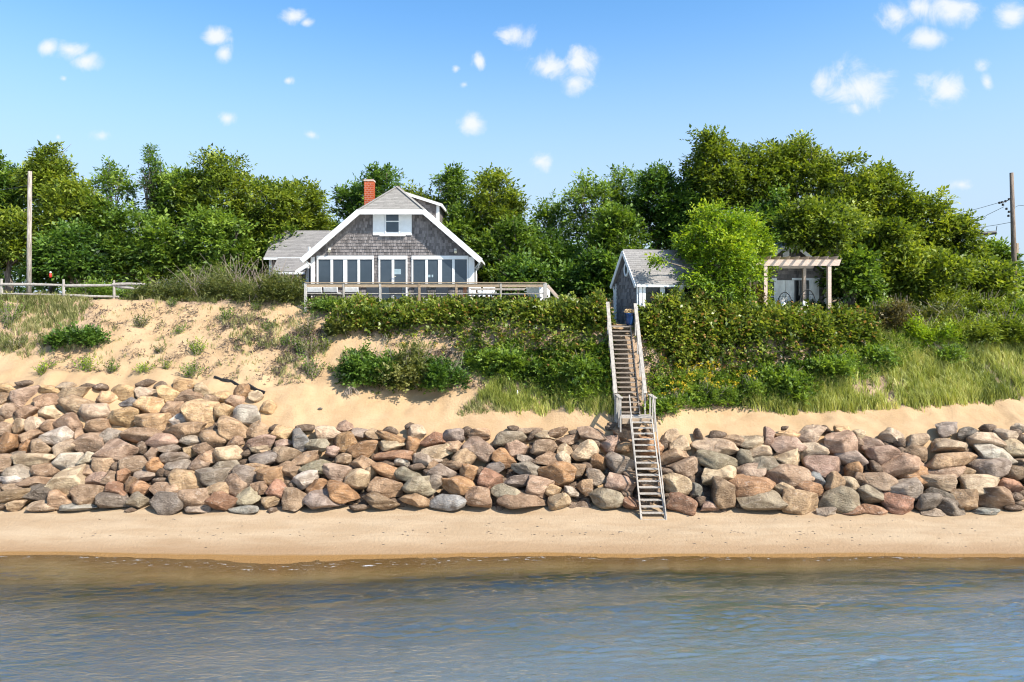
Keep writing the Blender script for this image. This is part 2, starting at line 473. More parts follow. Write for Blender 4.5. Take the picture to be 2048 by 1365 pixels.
# sea: clear shallow water over sand, rippled, with a line of foam where it meets the beach
m, b, pb, out = new_mat('sea_water')
pos = geopos(b)
sp = b.n('ShaderNodeSeparateXYZ'); b.put(sp.inputs[0], pos)
yy = sp.outputs[1]
depth = attr(b, 'depth')
w1 = b.noise(b.mapping(pos, scale=(0.5, 1.8, 1), rot=(0, 0, R(-10))), 6.5, 3.0, 0.6, 0.4)
w2 = b.noise(b.mapping(pos, scale=(1.0, 2.4, 1), rot=(0, 0, R(10))), 9.0, 2.0, 0.5, 0.2)
calm = b.noise(b.mapping(pos, scale=(0.13, 0.85, 1), rot=(0, 0, R(-9)), loc=(3.1, 1.7, 0)), 1.0, 4.0, 0.6, 0.6)
bp = b.n('ShaderNodeBump')
b.put(bp.inputs['Strength'], b.m('MULTIPLY', b.rng(calm, 0.38, 0.60, 0.10, 0.35), b.rng(depth, 0.0, 0.45, 0.35, 1.0)))
bp.inputs['Distance'].default_value = 0.20
b.put(bp.inputs['Height'], b.m('ADD', b.m('MULTIPLY', w1, 0.9), b.m('MULTIPLY', w2, 0.3)))
gl = b.n('ShaderNodeBsdfGlossy'); gl.inputs['Roughness'].default_value = 0.06
gl.inputs['Color'].default_value = (0.94, 1, 0.98, 1)
b.put(gl.inputs['Normal'], bp.outputs[0])
fr = b.n('ShaderNodeFresnel'); fr.inputs['IOR'].default_value = 1.9
b.put(fr.inputs['Normal'], bp.outputs[0])
trn = b.n('ShaderNodeBsdfTransparent')
b.put(trn.inputs[0], b.mix(b.rng(depth, 0.0, 1.3, smooth=False), (1.0, 0.98, 0.88), (0.56, 0.72, 0.64)))
df = b.n('ShaderNodeBsdfDiffuse'); df.inputs[0].default_value = (0.21, 0.26, 0.275, 1)
mxa = b.n('ShaderNodeMixShader')
b.put(mxa.inputs[0], b.rng(depth, 0.16, 0.8, 0.0, 0.48, smooth=False))
b.t.links.new(trn.outputs[0], mxa.inputs[1]); b.t.links.new(df.outputs[0], mxa.inputs[2])
mxb = b.n('ShaderNodeMixShader')
b.put(mxb.inputs[0], b.m('MULTIPLY', fr.outputs[0], b.rng(depth, 0.02, 0.42, 0.7, 2.2), clamp=True))
b.t.links.new(mxa.outputs[0], mxb.inputs[1]); b.t.links.new(gl.outputs[0], mxb.inputs[2])
fo = b.n('ShaderNodeBsdfDiffuse'); fo.inputs[0].default_value = (0.8, 0.8, 0.8, 1)
fn = b.noise(b.mapping(pos, scale=(0.55, 2.0, 1)), 4.5, 5.0, 0.7, 0.6)
edge = b.m('MULTIPLY', b.rng(depth, 0.055, 0.03), b.rng(depth, 0.004, 0.012))
foam = b.m('MULTIPLY', edge, b.rng(fn, 0.58, 0.68))
mxc = b.n('ShaderNodeMixShader')
b.put(mxc.inputs[0], b.m('MULTIPLY', foam, 0.6))
b.t.links.new(mxb.outputs[0], mxc.inputs[1]); b.t.links.new(fo.outputs[0], mxc.inputs[2])
b.t.links.new(mxc.outputs[0], out.inputs[0])
b.t.nodes.remove(pb)
M['water'] = m

# ------------------------------------------------------------------ terrain
PROF = [  # X, list of (distance from the viewer, height)
    (-60, [(25.35, .60), (25.8, .66), (26.5, .85), (27.6, 1.90), (28.3, 3.0), (30.5, 4.85), (30.9, 5.05), (35.6, 8.45), (37, 8.55), (60, 8.9)]),
    (-10.3, [(25.35, .60), (25.8, .66), (26.5, .85), (27.6, 1.90), (28.3, 3.0), (30.4, 4.85), (30.8, 5.05), (35.4, 8.4), (37, 8.45), (60, 8.9)]),
    (-7.6, [(25.35, .60), (25.8, .66), (26.5, .85), (27.5, 1.85), (28.2, 3.0), (29.3, 3.7), (31.4, 5.2), (34.2, 8.05), (35.5, 8.3), (60, 8.8)]),
    (-4.5, [(25.35, .60), (25.8, .66), (26.5, .85), (27.4, 1.80), (27.95, 2.8), (28.7, 3.2), (31.2, 4.9), (33.2, 7.6), (34.3, 7.95), (60, 8.8)]),
    (1.0, [(25.35, .60), (25.8, .66), (26.5, .85), (27.4, 1.80), (27.9, 2.75), (28.4, 3.2), (29.2, 3.7), (32.0, 7.4), (33.3, 7.8), (37, 8.2), (60, 8.7)]),
    (3.9, [(25.35, .60), (25.8, .66), (26.5, .85), (27.3, 1.80), (27.8, 2.75), (28.2, 3.2), (28.7, 3.7), (30.9, 7.0), (31.6, 7.25), (35, 7.6), (60, 8.6)]),
    (5.4, [(25.35, .60), (25.8, .66), (26.5, .85), (27.3, 1.80), (27.8, 2.75), (28.2, 3.1), (28.6, 3.5), (30.6, 6.9), (31.0, 7.25), (34.5, 7.35), (39, 7.9), (60, 8.6)]),
    (8.5, [(25.35, .60), (25.8, .66), (26.5, .85), (27.3, 1.80), (27.9, 2.8), (29.0, 3.3), (29.8, 3.8), (32.0, 6.8), (33.2, 7.35), (39, 7.7), (60, 8.6)]),
    (13, [(25.35, .60), (25.8, .66), (26.5, .85), (27.3, 1.80), (27.9, 2.8), (29.4, 3.45), (30.1, 3.9), (32.4, 6.7), (33.4, 7.4), (40, 7.7), (60, 8.6)]),
    (17.5, [(25.35, .60), (25.8, .66), (26.5, .85), (27.3, 1.80), (27.9, 2.8), (29.6, 3.6), (30.4, 4.05), (34, 6.9), (37, 7.7), (44, 8.2), (60, 8.6)]),
    (60, [(25.35, .60), (25.8, .66), (26.5, .85), (27.3, 1.80), (28, 2.9), (30, 3.8), (31, 4.4), (35, 6.9), (41, 8.1), (46, 8.4), (60, 8.6)]),
]
PRE = [(-4000, -14), (-60, -5), (0, -2.6), (14, -1.15), (19.8, -.34), (22.55, 0.0), (23.8, .28)]
_px = np.array([p[0] for p in PROF], float)


def ground(X, D):
    X = np.asarray(X, float); D = np.asarray(D, float)
    X, D = np.broadcast_arrays(X, D)
    wob = (fbm(X * 0.25, D * 0 + 3.1, 5, 3) - 0.44) * 1.6
    vals = []
    for _, pr in PROF:
        pts = PRE + pr
        xs = [p[0] for p in pts]; zs = [p[1] for p in pts]
        ds = 0.55
        v = np.zeros_like(D)
        amt = np.clip((D - 28.0) / 2.5, 0, 1) * np.clip((40 - D) / 3.0, 0, 1)
        Dd = D + wob * amt * 0.35
        for k in (-1, 0, 1): v = v + np.interp(Dd + k * 0.18, xs, zs)
        vals.append(v / 3.0)
    vals = np.array(vals)
    idx = np.clip(np.searchsorted(_px, X.ravel()) - 1, 0, len(_px) - 2).reshape(X.shape)
    t = (X - _px[idx]) / (_px[idx + 1] - _px[idx])
    t = np.clip(t, 0, 1); t = t * t * (3 - 2 * t)
    flat = vals.reshape(len(PROF), -1); ii = np.arange(X.size)
    a = flat[idx.ravel(), ii].reshape(X.shape); b_ = flat[idx.ravel() + 1, ii].reshape(X.shape)
    z = a * (1 - t) + b_ * t
    shal = np.clip((X + 9) / 14, 0, 1)
    z = np.where(z < 0, z * (0.5 + 0.5 * shal * shal * (3 - 2 * shal)), z)
    bank = np.clip((D - 28.2) / 1.0, 0, 1) * np.clip((60 - D) / 10, 0, 1)
    z = z + bank * ((fbm(X * 0.9, D * 0.9, 11) - 0.47) * 0.38 + (fbm(X * 3.0, D * 3.0, 23) - 0.47) * 0.26)
    rv = np.clip((D - 27.6) / .5, 0, 1) * np.clip((31.2 - D) / .5, 0, 1) * np.clip((-8.2 - X) / 1.0, 0, 1)
    z = z + rv * (0.10 + (fbm(X * 1.6, D * 1.3, 41) - 0.47) * 0.6)
    bc = np.clip((D - 23.0) / 1.5, 0, 1) * np.clip((26.6 - D) / .8, 0, 1)
    z = z + bc * ((fbm(X * 0.5, D * 1.1, 31) - 0.47) * 0.16 + (fbm(X * 2.0, D * 4.0, 37) - .47) * 0.03)
    sh = np.clip((D - 20.5) / 1.5, 0, 1) * np.clip((24.5 - D) / 1.5, 0, 1)
    z = z + sh * ((fbm(X * 0.13, D * 0.2, 57, 3) - 0.44) * 0.16 + (fbm(X * 0.7, D * .7, 59, 3) - .44) * 0.03)
    return z


def gz(x, d): return float(ground(np.array([x]), np.array([d]))[0])


_Ds = np.arange(22.0, 48.0, 0.04)
def hit(px, py):
    """where the sight line through photo pixel (px,py) meets the ground: a real point on the bank"""
    X = (px - 1024) * _Ds / F
    zl = H + (YH - py) * _Ds / F
    g = ground(X, _Ds)
    k = np.argmax(g >= zl) if np.any(g >= zl) else len(_Ds) - 1
    return float(X[k]), float(_Ds[k])


def inpoly(x, y, poly):
    ins = np.zeros(len(x), bool); n = len(poly)
    for i in range(n):
        x1, y1 = poly[i]; x2, y2 = poly[(i + 1) % n]
        c_ = ((y1 > y) != (y2 > y)) & (x < (x2 - x1) * (y - y1) / ((y2 - y1) + 1e-12) + x1)
        ins ^= c_
    return ins


def ground_poly(pxpoly): return [hit(a, c) for a, c in pxpoly]


def scatter(poly, n):
    xs = [p[0] for p in poly]; ys = [p[1] for p in poly]
    out_x = []; out_y = []; tot = 0
    while tot < n:
        x = rng.uniform(min(xs), max(xs), n * 2); y = rng.uniform(min(ys), max(ys), n * 2)
        k = inpoly(x, y, poly)
        out_x.append(x[k]); out_y.append(y[k]); tot += int(k.sum())
        if k.sum() == 0: break
    return np.concatenate(out_x)[:n], np.concatenate(out_y)[:n]


def axis_(lo, hi, step, far, growth=1.35):
    a = list(np.arange(lo, hi + 1e-6, step)); s = step; x = lo
    left = []
    while x > far[0]:
        s *= growth; x -= s; left.append(x)
    s = step; x = hi; right = []
    while x < far[1]:
        s *= growth; x += s; right.append(x)
    return np.array(left[::-1] + a + right)


def grid_mesh(name, xs, ys, zf, mat, attrs=None, smooth=True):
    X, Y = np.meshgrid(xs, ys)
    Z = zf(X, Y)
    V_ = np.stack([X.ravel(), Y.ravel(), Z.ravel()], 1)
    nx, ny = len(xs), len(ys)
    i = np.arange(nx * ny).reshape(ny, nx)
    q = np.stack([i[:-1, :-1], i[:-1, 1:], i[1:, 1:], i[1:, :-1]], -1).reshape(-1, 4)
    at = {k: f(X, Y).ravel() for k, f in attrs.items()} if attrs else None
    return mesh_np(name, V_, q.ravel(), np.full(len(q), 4), mat, None, at, smooth)


# where plants grow on the bank, and one strip painted dark under the stairs (outlines walked off on the ground, from the photograph)
POLY = {}
POLY['hedge_w'] = ground_poly([(668, 640), (720, 604), (850, 598), (1000, 603), (1120, 597), (1205, 606), (1218, 660), (1226, 775), (1150, 782), (1080, 760), (1040, 706), (1010, 700), (940, 712), (890, 680), (800, 676), (720, 668)])
POLY['hedge_e'] = ground_poly([(1284, 650), (1296, 605), (1400, 612), (1520, 622), (1650, 620), (1745, 648), (1760, 690), (1700, 715), (1640, 735), (1560, 730), (1500, 745), (1400, 780), (1315, 800), (1298, 760), (1290, 700)])
POLY['grass_e'] = ground_poly([(1480, 818), (1560, 770), (1640, 745), (1720, 700), (1790, 668), (1900, 664), (2048, 700), (2090, 760), (2060, 800), (1960, 806), (1800, 818), (1640, 826), (1560, 830)])
POLY['grass_c'] = ground_poly([(960, 806), (1000, 772), (1090, 770), (1226, 780), (1236, 826), (1200, 835), (1120, 822), (1030, 822)])
POLY['grass_w'] = ground_poly([(-60, 598), (120, 596), (195, 604), (190, 650), (150, 700), (90, 712), (-60, 706)])
POLY['brow'] = ground_poly([(230, 600), (340, 585), (470, 588), (600, 592), (700, 606), (720, 640), (640, 640), (600, 612), (500, 610), (350, 612)])
POLY['mid'] = ground_poly([(430, 640), (640, 640), (660, 700), (640, 770), (560, 760), (470, 700)])
POLY['debris_c'] = ground_poly([(760, 690), (900, 690), (1020, 700), (1060, 750), (1010, 800), (930, 775), (900, 720)])
POLY['scrub_c'] = ground_poly([(930, 712), (1010, 702), (1120, 700), (1222, 690), (1228, 800), (1150, 806), (1090, 790), (1050, 770), (990, 760), (930, 740)])
POLY['scrub_e'] = ground_poly([(1296, 760), (1400, 772), (1500, 742), (1600, 726), (1740, 700), (1790, 676), (1860, 690), (1800, 730), (1720, 760), (1640, 790), (1560, 806), (1470, 812), (1380, 812), (1310, 826)])
POLY['scrub_r'] = ground_poly([(1720, 640), (1780, 610), (1900, 600), (2060, 600), (2090, 690), (1960, 690), (1880, 672), (1790, 670)])
POLY['grass_far'] = [(20.5, 30.4), (36, 30.8), (40, 44), (22.5, 44), (21.0, 36)]
POLY['grass_west'] = [(-36, 33.0), (-27.5, 33.0), (-27.5, 38), (-36, 38)]
POLY['stair_shade_tint'] = [(4.1, 28.3), (5.75, 28.3), (5.75, 31.2), (4.1, 31.2)]  # ground coloured dark here to stand for shade and stringer wood
POLY['debris_e'] = ground_poly([(1310, 790), (1420, 760), (1480, 735), (1570, 735), (1560, 780), (1470, 815), (1380, 818), (1310, 820)])


def litter(X, Y):
    l_ = np.zeros(X.size); x = X.ravel(); y = Y.ravel()
    near = np.where((y > 27) & (y < 42) & (np.abs(x) < 44))[0]
    for k, a in (('hedge_w', 1.0), ('hedge_e', 1.0), ('grass_e', .75), ('grass_c', .45), ('grass_w', .6), ('brow', .8), ('mid', .33), ('debris_c', .62), ('debris_e', .6), ('stair_shade_tint', 1.0), ('scrub_c', .7), ('scrub_r', .8), ('grass_far', .8), ('grass_west', .6)):
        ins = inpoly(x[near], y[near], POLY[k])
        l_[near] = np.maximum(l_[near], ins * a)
    back = np.clip((y - 35.6) / 1.0, 0, 1)
    l_ = np.maximum(l_, back)
    base_ = np.clip((y - 30.2) / .6, 0, 1) * 0.1
    l_ = np.maximum(l_, base_)
    L2 = l_.reshape(X.shape)
    for _ in range(2):   # soften the outlines
        L2 = (L2 + np.roll(L2, 1, 0) + np.roll(L2, -1, 0) + np.roll(L2, 1, 1) + np.roll(L2, -1, 1)) / 5
    return L2


gx = axis_(-26, 28, 0.2, (-2500, 2500))
gy = axis_(18, 42, 0.14, (-3000, 6000))
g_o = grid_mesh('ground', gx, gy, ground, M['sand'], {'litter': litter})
tag(g_o, 'sandy beach rising to a planted sand bank and level ground behind', 'ground', kind='structure')


def wave(X, Y):
    """short wind ripples, stronger in long slanting streaks, dying out on the beach"""
    c_, s_ = math.cos(R(-8)), math.sin(R(-8))
    U_ = X * c_ - Y * s_; V_ = X * s_ + Y * c_
    inside = np.clip((18 - np.abs(X)) / 1.0, 0, 1) * np.clip((Y - 13.4) / .5, 0, 1)
    amp = np.clip((22.65 - Y) / 1.6, 0.40, 1) * inside
    calm = np.clip((fbm(U_ * 0.16, V_ * 0.95, 301, 3) - .30) * 4.2, .14, 1.2) * (0.55 + 0.45 * np.clip((X + 8) / 12, 0, 1))
    n1 = fbm(U_ * 2.7 + fbm(U_, V_, 5, 2), V_ * 8.5, 311, 2) - .375
    n2 = vnoise(U_ * 1.0, V_ * 3.2, 323) - .5
    return amp * calm * (n1 * 0.085 + n2 * 0.036)


def depthf(X, Y): return -ground(X, Y)


wx = axis_(-17.4, 17.4, 0.105, (-2500, 2500))
wy = np.concatenate([axis_(14.2, 23.3, 0.035, (-3000, 23.3))])
wy = wy[wy <= 23.6]
w_o = grid_mesh('sea', wx, wy, lambda X, Y: wave(X, Y), M['water'], {'depth': depthf})
tag(w_o, 'shallow rippled sea water lapping the beach', 'water', kind='structure')

# ------------------------------------------------------------------ boulders of the revetment
ROCKS = """
13,780,37,24,0s 51,769,33,15,0s 13,798,26,24,0t 52,796,49,42,0p 100,783,51,22,0s 136,774,33,18,0l 176,773,37,13,0t 202,775,24,15,0s 154,789,57,29,10t 101,805,51,33,-10t 159,813,73,33,20t 216,798,40,31,-20s
246,788,48,35,10s 256,806,35,18,10u 14,827,30,37,0p 53,826,44,29,0t 192,827,57,35,0l 104,829,42,31,0l 248,839,55,44,0s 11,861,27,33,15p 41,853,31,31,0t 74,850,37,31,0l 99,854,33,24,30t 140,848,51,35,-20b
195,856,48,33,10t 18,888,38,42,0o 59,873,46,22,0t 115,873,64,37,0w 158,873,26,29,20t 229,874,46,29,0g 53,893,26,24,0o 82,895,44,31,0t 129,900,51,35,0l 184,887,55,35,5p 243,903,70,42,0p 32,913,42,18,0e
70,920,81,31,5l 138,924,51,33,0w 174,919,29,27,0w 196,910,22,15,0e 11,931,35,42,0p 42,944,53,29,0g 90,944,46,29,0b 207,931,46,31,5t 234,935,22,20,10u 271,932,53,35,0p 21,961,46,22,0w 77,963,68,22,5b
142,966,64,51,-10l 170,945,46,24,-10p 193,960,40,29,0p 220,961,24,33,0b 243,952,24,29,-20r 24,976,55,15,0t 85,986,59,29,-5d 36,992,73,29,-5b 120,999,53,33,0t 184,991,68,42,-5b 233,980,48,24,10r 264,969,26,29,0b
280,976,40,26,0o 231,1003,64,26,10d 279,1002,37,31,0e 7,1013,22,18,0t 35,1010,35,21,0t 87,1014,48,21,0l 154,1015,70,15,0u 262,1021,20,9,0o 293,767,37,15,10g 324,774,26,18,-20p 295,787,44,24,0l 303,815,55,42,0s
308,845,66,33,0s 338,792,44,29,-20s 347,822,37,35,0t 369,775,42,31,0s 385,796,48,29,5t 408,782,40,29,0l 426,804,31,26,0t 446,794,33,20,0s 484,783,31,33,-30o 470,804,33,24,10p 359,842,31,24,10w 404,830,62,51,0s
446,824,40,31,0s 368,863,77,31,5t 423,861,31,15,15p 470,859,66,37,-25t 494,835,53,42,0w 516,795,29,26,0l 517,859,42,31,0t 538,817,29,29,0s 525,885,55,29,-5p 287,871,73,29,0t 326,885,64,31,5p 382,882,40,20,10g
429,878,53,33,0b 470,886,31,24,-10b 284,896,21,24,0t 304,909,31,24,-10p 343,899,44,22,0g 380,904,29,22,0t 408,898,44,26,-10b 351,916,51,26,0g 354,933,48,24,5g 310,936,31,37,30o 410,919,42,29,0t 457,911,51,33,0l
492,907,22,13,10b 520,897,40,18,-10l 399,933,37,26,0p 451,935,46,24,0g 324,947,20,20,10o 338,947,15,18,0t 426,955,64,33,0g 494,951,44,44,-10g 514,937,44,20,0t 468,945,22,13,0t 287,953,42,20,5g 324,961,37,10,0d
375,963,66,42,-15t 331,980,64,29,0t 336,1006,64,44,5d 435,982,46,31,0t 470,970,44,37,-10p 392,999,66,37,-5b 448,1005,59,33,15r 497,993,46,33,0e 518,977,33,26,0b 394,1019,46,18,0g 491,1018,59,16,0u 551,857,22,15,0t
567,868,40,29,10s 610,856,37,12,0r 603,880,42,41,0u 656,868,48,28,5l 690,852,32,21,0p 720,868,37,21,0g 689,885,50,42,-10o 636,891,45,26,10e 566,890,34,19,10p 516,897,38,16,-15l 531,920,64,26,-15g 575,909,59,29,-10b
617,919,54,29,25t 666,903,32,22,0p 688,919,35,22,-10t 726,900,59,32,-10o 727,926,47,28,0t 740,948,23,26,0b 638,936,63,31,15e 673,947,56,29,15p 714,960,53,38,-15l 518,934,37,16,-10t 579,941,41,32,-30b 544,954,54,34,-5o
608,962,56,32,15w 584,973,19,16,0w 520,978,31,25,0b 554,984,42,37,-30r 632,976,41,29,20o 686,985,64,35,-20o 585,1001,54,41,25b 649,1001,76,35,0g 538,1004,34,21,0t 544,1022,19,12,10d 717,1015,38,10,0g 746,874,35,25,0t
781,862,29,15,0t 784,878,64,16,20o 821,854,21,16,0u 834,866,35,29,0l 869,880,50,28,0r 907,874,41,31,0g 935,863,22,18,0p 959,868,47,21,0t 784,891,50,22,5l 825,890,32,34,-30o 787,912,69,21,0r 803,924,28,22,0w
869,906,62,26,-20l 910,895,40,26,30t 959,897,59,35,-20p 938,912,59,34,-30t 774,929,31,15,20g 853,921,57,26,0g 834,935,32,15,0b 777,943,64,23,25o 818,951,59,26,10e 868,932,29,22,0b 885,947,57,31,0g 909,931,40,19,0b
937,948,34,32,20o 960,944,18,18,20d 772,975,63,32,5b 841,973,63,37,0e 913,972,64,35,-20o 869,965,29,37,30g 762,1001,69,25,5b 831,999,59,23,-10t 896,1003,70,28,-10u 959,997,50,38,0b 853,948,13,15,0g 1019,878,64,34,5e
1026,858,22,10,0b 1061,862,48,12,0p 1066,870,34,16,25e 1090,872,44,18,-5l 1114,865,42,18,-10b 1149,868,23,16,0o 1183,871,54,28,10p 1036,899,51,34,15p 1087,897,51,35,5p 1129,900,31,25,0l 1137,881,48,16,-10p 1167,904,50,41,10l
1190,887,22,16,10e 1007,919,45,34,-30o 1054,922,40,19,-15g 1051,938,56,28,-15g 1099,918,69,26,0b 1126,922,32,32,-30l 1114,948,70,45,-10o 1196,924,34,32,0o 1156,940,34,32,-30b 1174,934,19,16,0o 989,937,41,22,-25g 981,959,45,34,10r
1038,962,56,21,-5d 1080,973,56,35,5p 1014,985,59,29,5e 1107,982,31,22,10t 1046,1003,94,28,0b 1143,985,31,18,20w 1118,1003,41,28,10l 1171,976,34,28,-20t 1194,956,44,32,-15g 1222,888,42,31,10p 1253,871,54,26,-10b 1247,896,38,22,-10t
1239,926,57,45,-20g 1243,969,63,34,-25p 1214,997,64,34,0e 1268,956,41,25,0b 1262,1010,37,26,0r 1253,989,22,10,-5u 1300,896,48,34,10o 1297,866,18,22,0o 1296,931,44,23,0t 1324,890,19,28,-20t 1346,874,35,32,20l 1363,890,50,34,10l
1346,912,56,28,-10t 1369,938,62,34,-15p 1397,871,16,25,0l 1354,969,59,37,-5l 1338,944,34,13,-10p 1302,972,48,35,0b 1379,965,18,26,0b 1394,984,29,26,35u 1362,1006,56,35,-5r 1335,1009,13,18,0r 1341,992,29,9,5o 1401,1003,22,18,10b
1228,852,23,13,0d 1239,850,16,16,0d 1220,856,18,10,0d 1432,895,84,32,-10l 1440,924,93,32,-15e 1434,871,34,16,0s 1466,880,45,19,-10t 1502,885,61,24,0l 1537,877,24,39,10p 1574,871,50,16,0s 1569,857,15,8,10w 1619,872,64,31,-15l
1627,855,15,10,0p 1651,859,21,15,0t 1684,863,35,19,0s 1713,871,29,24,0l 1519,906,61,24,-5l 1490,917,34,31,-15e 1574,893,58,35,-10p 1630,903,68,39,-20l 1679,893,66,48,-10p 1531,930,47,35,-5e 1579,921,61,37,-15l 1648,932,73,44,-10p
1700,919,56,37,20g 1719,890,23,27,0p 1435,951,69,35,0l 1502,945,61,31,-10p 1577,953,90,42,0p 1632,959,34,26,-10u 1664,966,37,39,30t 1713,940,44,32,15o 1698,969,35,27,-10l 1503,975,84,37,-5o 1569,979,42,26,15l 1621,982,60,35,-10o
1444,990,61,53,-40b 1522,1003,84,39,-5e 1598,1004,68,45,-5t 1676,1001,76,47,10e 1653,1024,42,18,0g 1711,1020,53,23,0r 1421,1014,44,21,0p 1721,961,26,29,0b 1406,1001,15,15,0b 1741,891,40,29,-5p 1782,872,46,29,0l 1832,882,53,32,0l
1797,888,22,21,0g 1890,861,45,27,20g 1935,869,45,27,10d 1976,858,29,18,0g 1970,882,69,34,0l 2007,872,42,29,-15l 2027,869,24,21,0l 2034,858,29,21,-10l 2044,880,19,21,0l 1901,893,90,27,0l 1899,922,112,35,0t 1801,906,16,21,0w
1831,907,46,29,10b 1763,910,56,40,10p 1986,912,62,42,10w 2026,899,42,37,0l 1800,933,90,38,-10p 1887,946,80,30,-10p 1933,947,30,21,0t 1981,939,70,42,-15g 2027,944,37,34,-30b 2039,930,32,24,0b 1824,955,59,37,-10o 1877,965,74,32,0l
1960,968,90,35,-5l 2026,971,45,26,-5r 1752,963,77,34,-5p 1750,936,27,19,-35b 1810,981,70,34,-10g 1746,994,53,35,-5e 1880,991,48,27,0d 1856,1003,53,38,0d 1899,1015,54,32,-25d 1930,1002,51,43,-15t 1989,997,69,46,-5b 1797,1010,64,38,-8r
1741,1019,53,19,-3r 1864,1024,50,16,0g 1970,1023,51,14,0u 2034,995,30,18,0o 2027,1016,37,13,0r 2040,1007,19,10,0w
"""
RC = {'t': (0.302, 0.210, 0.133), 'o': (0.302, 0.180, 0.098), 'b': (0.229, 0.159, 0.104), 'g': (0.252, 0.207, 0.169), 'p': (0.291, 0.205, 0.151), 'l': (0.379, 0.295, 0.206), 'w': (0.402, 0.349, 0.290), 'u': (0.206, 0.203, 0.191), 'd': (0.152, 0.126, 0.104), 's': (0.402, 0.272, 0.152), 'r': (0.244, 0.139, 0.088), 'e': (0.237, 0.203, 0.149)}


def rock_proto(seed, sub=4):
    r = random.Random(seed)
    bm = bmesh.new()
    bmesh.ops.create_icosphere(bm, subdivisions=sub, radius=1.0)
    planes = []
    for i in range(r.randint(9, 14)):
        n = Vector((r.gauss(0, 1), r.gauss(0, 1), r.gauss(0, 1))).normalized()
        planes.append((n, r.uniform(0.46, 0.80)))
    for v in bm.verts:
        p = v.co.copy()
        for n, d in planes:
            q = p.dot(n) - d
            if q > 0: p -= n * q * 0.97
        s = 1 + 0.05 * math.sin(5 * p.x + seed) * math.cos(4 * p.y - seed) + 0.035 * math.sin(9 * p.z + 2 * p.x + seed * 1.7)
        v.co = p * s
    bmesh.ops.smooth_vert(bm, verts=bm.verts, factor=0.28, use_axis_x=True, use_axis_y=True, use_axis_z=True)
    for ax in range(3):
        lo = min(v.co[ax] for v in bm.verts); hi = max(v.co[ax] for v in bm.verts)
        for v in bm.verts: v.co[ax] = (v.co[ax] - (lo + hi) / 2) / ((hi - lo) / 2)
    me = bpy.data.meshes.new('boulder')
    bm.to_mesh(me); bm.free()
    for p in me.polygons: p.use_smooth = True
    me.materials.append(M['stone'])
    return me


protos = [rock_proto(100 + i) for i in range(26)]
low_protos = [rock_proto(300 + i, 2) for i in range(12)]      # for the small stones between
rev = empty('rock_revetment', (0, 25.6, 0.4), label='long seawall of piled tan, brown and grey boulders along the back of the beach', cat='seawall')


def rev_D(py): return float(np.interp(py, [745, 868, 1000, 1035], [30.7, 27.95, 25.7, 25.2]))


rocks = []
for e in ROCKS.split():
    c_ = e[-1]; a = e[:-1].split(',')
    rocks.append((int(a[0]), int(a[1]), int(a[2]), int(a[3]), int(a[4]), c_))
rocks.sort(key=lambda r: -(r[2] * r[3]))
rr = random.Random(5)
GREY_LAB = {'u': 'blue grey boulder', 'd': 'dark grey boulder', 'w': 'whitish boulder', 'e': 'greenish grey boulder'}
small_v = []; small_f = []


def rock_xf(px, py, w, h, ang):
    D = rev_D(py)
    a = w / 2 * D / F * 1.14; c2 = h / 2 * D / F * 1.16
    bdep = (a * c2) ** 0.5 * rr.uniform(.85, 1.1)
    X, Z = PX(px, D), PZ(py, D)
    g = gz(X, D)
    if py > 985: Z = max(Z, g + 0.1 * c2)
    return Vector((X, D, Z)), (a, bdep, c2), (rr.uniform(-.12, .12), -R(ang), rr.uniform(-.2, .2))


for i, (px, py, w, h, ang, cc_) in enumerate(rocks):
    loc, s3, rot = rock_xf(px, py, w, h, ang)
    me = protos[rr.randrange(len(protos))]
    flip = (rr.choice((-1, 1)), 1, 1)
    if i < 295:
        o = bpy.data.objects.new('boulder', me)
        col.objects.link(o)
        o.parent = rev
        o.location = loc - Vector((0, 25.6, 0.4))
        o.scale = s3
        o.rotation_euler = (rot[0], rot[1], rot[2] + (math.pi if flip[0] < 0 else 0))
        base_ = RC[cc_]
        k = rr.uniform(.86, 1.14)
        o.color = (min(1, base_[0] * k * 1.07 * rr.uniform(.96, 1.05)), base_[1] * k * 1.09, base_[2] * k * 1.10 * rr.uniform(.93, 1.07), 1)
        if cc_ in GREY_LAB and w * h > 1100: o['label'] = GREY_LAB[cc_] + ' in the seawall'
    else:
        small_v.append((low_protos[rr.randrange(12)], loc, s3, rot))
# the remaining small stones and the hidden core of the pile, one part
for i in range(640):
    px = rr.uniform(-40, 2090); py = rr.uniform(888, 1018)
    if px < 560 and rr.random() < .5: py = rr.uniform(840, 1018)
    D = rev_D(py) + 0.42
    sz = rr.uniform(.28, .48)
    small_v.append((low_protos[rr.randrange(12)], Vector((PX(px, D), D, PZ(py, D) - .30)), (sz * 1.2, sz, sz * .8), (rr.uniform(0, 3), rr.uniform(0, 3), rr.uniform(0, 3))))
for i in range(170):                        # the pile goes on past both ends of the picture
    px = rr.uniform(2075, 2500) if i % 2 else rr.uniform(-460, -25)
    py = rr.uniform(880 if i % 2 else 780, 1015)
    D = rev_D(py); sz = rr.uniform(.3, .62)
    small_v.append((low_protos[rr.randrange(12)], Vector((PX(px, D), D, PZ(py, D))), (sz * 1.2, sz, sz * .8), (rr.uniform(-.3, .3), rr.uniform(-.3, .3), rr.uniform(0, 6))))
VV = []; FF = []; base_i = 0
cache = {}
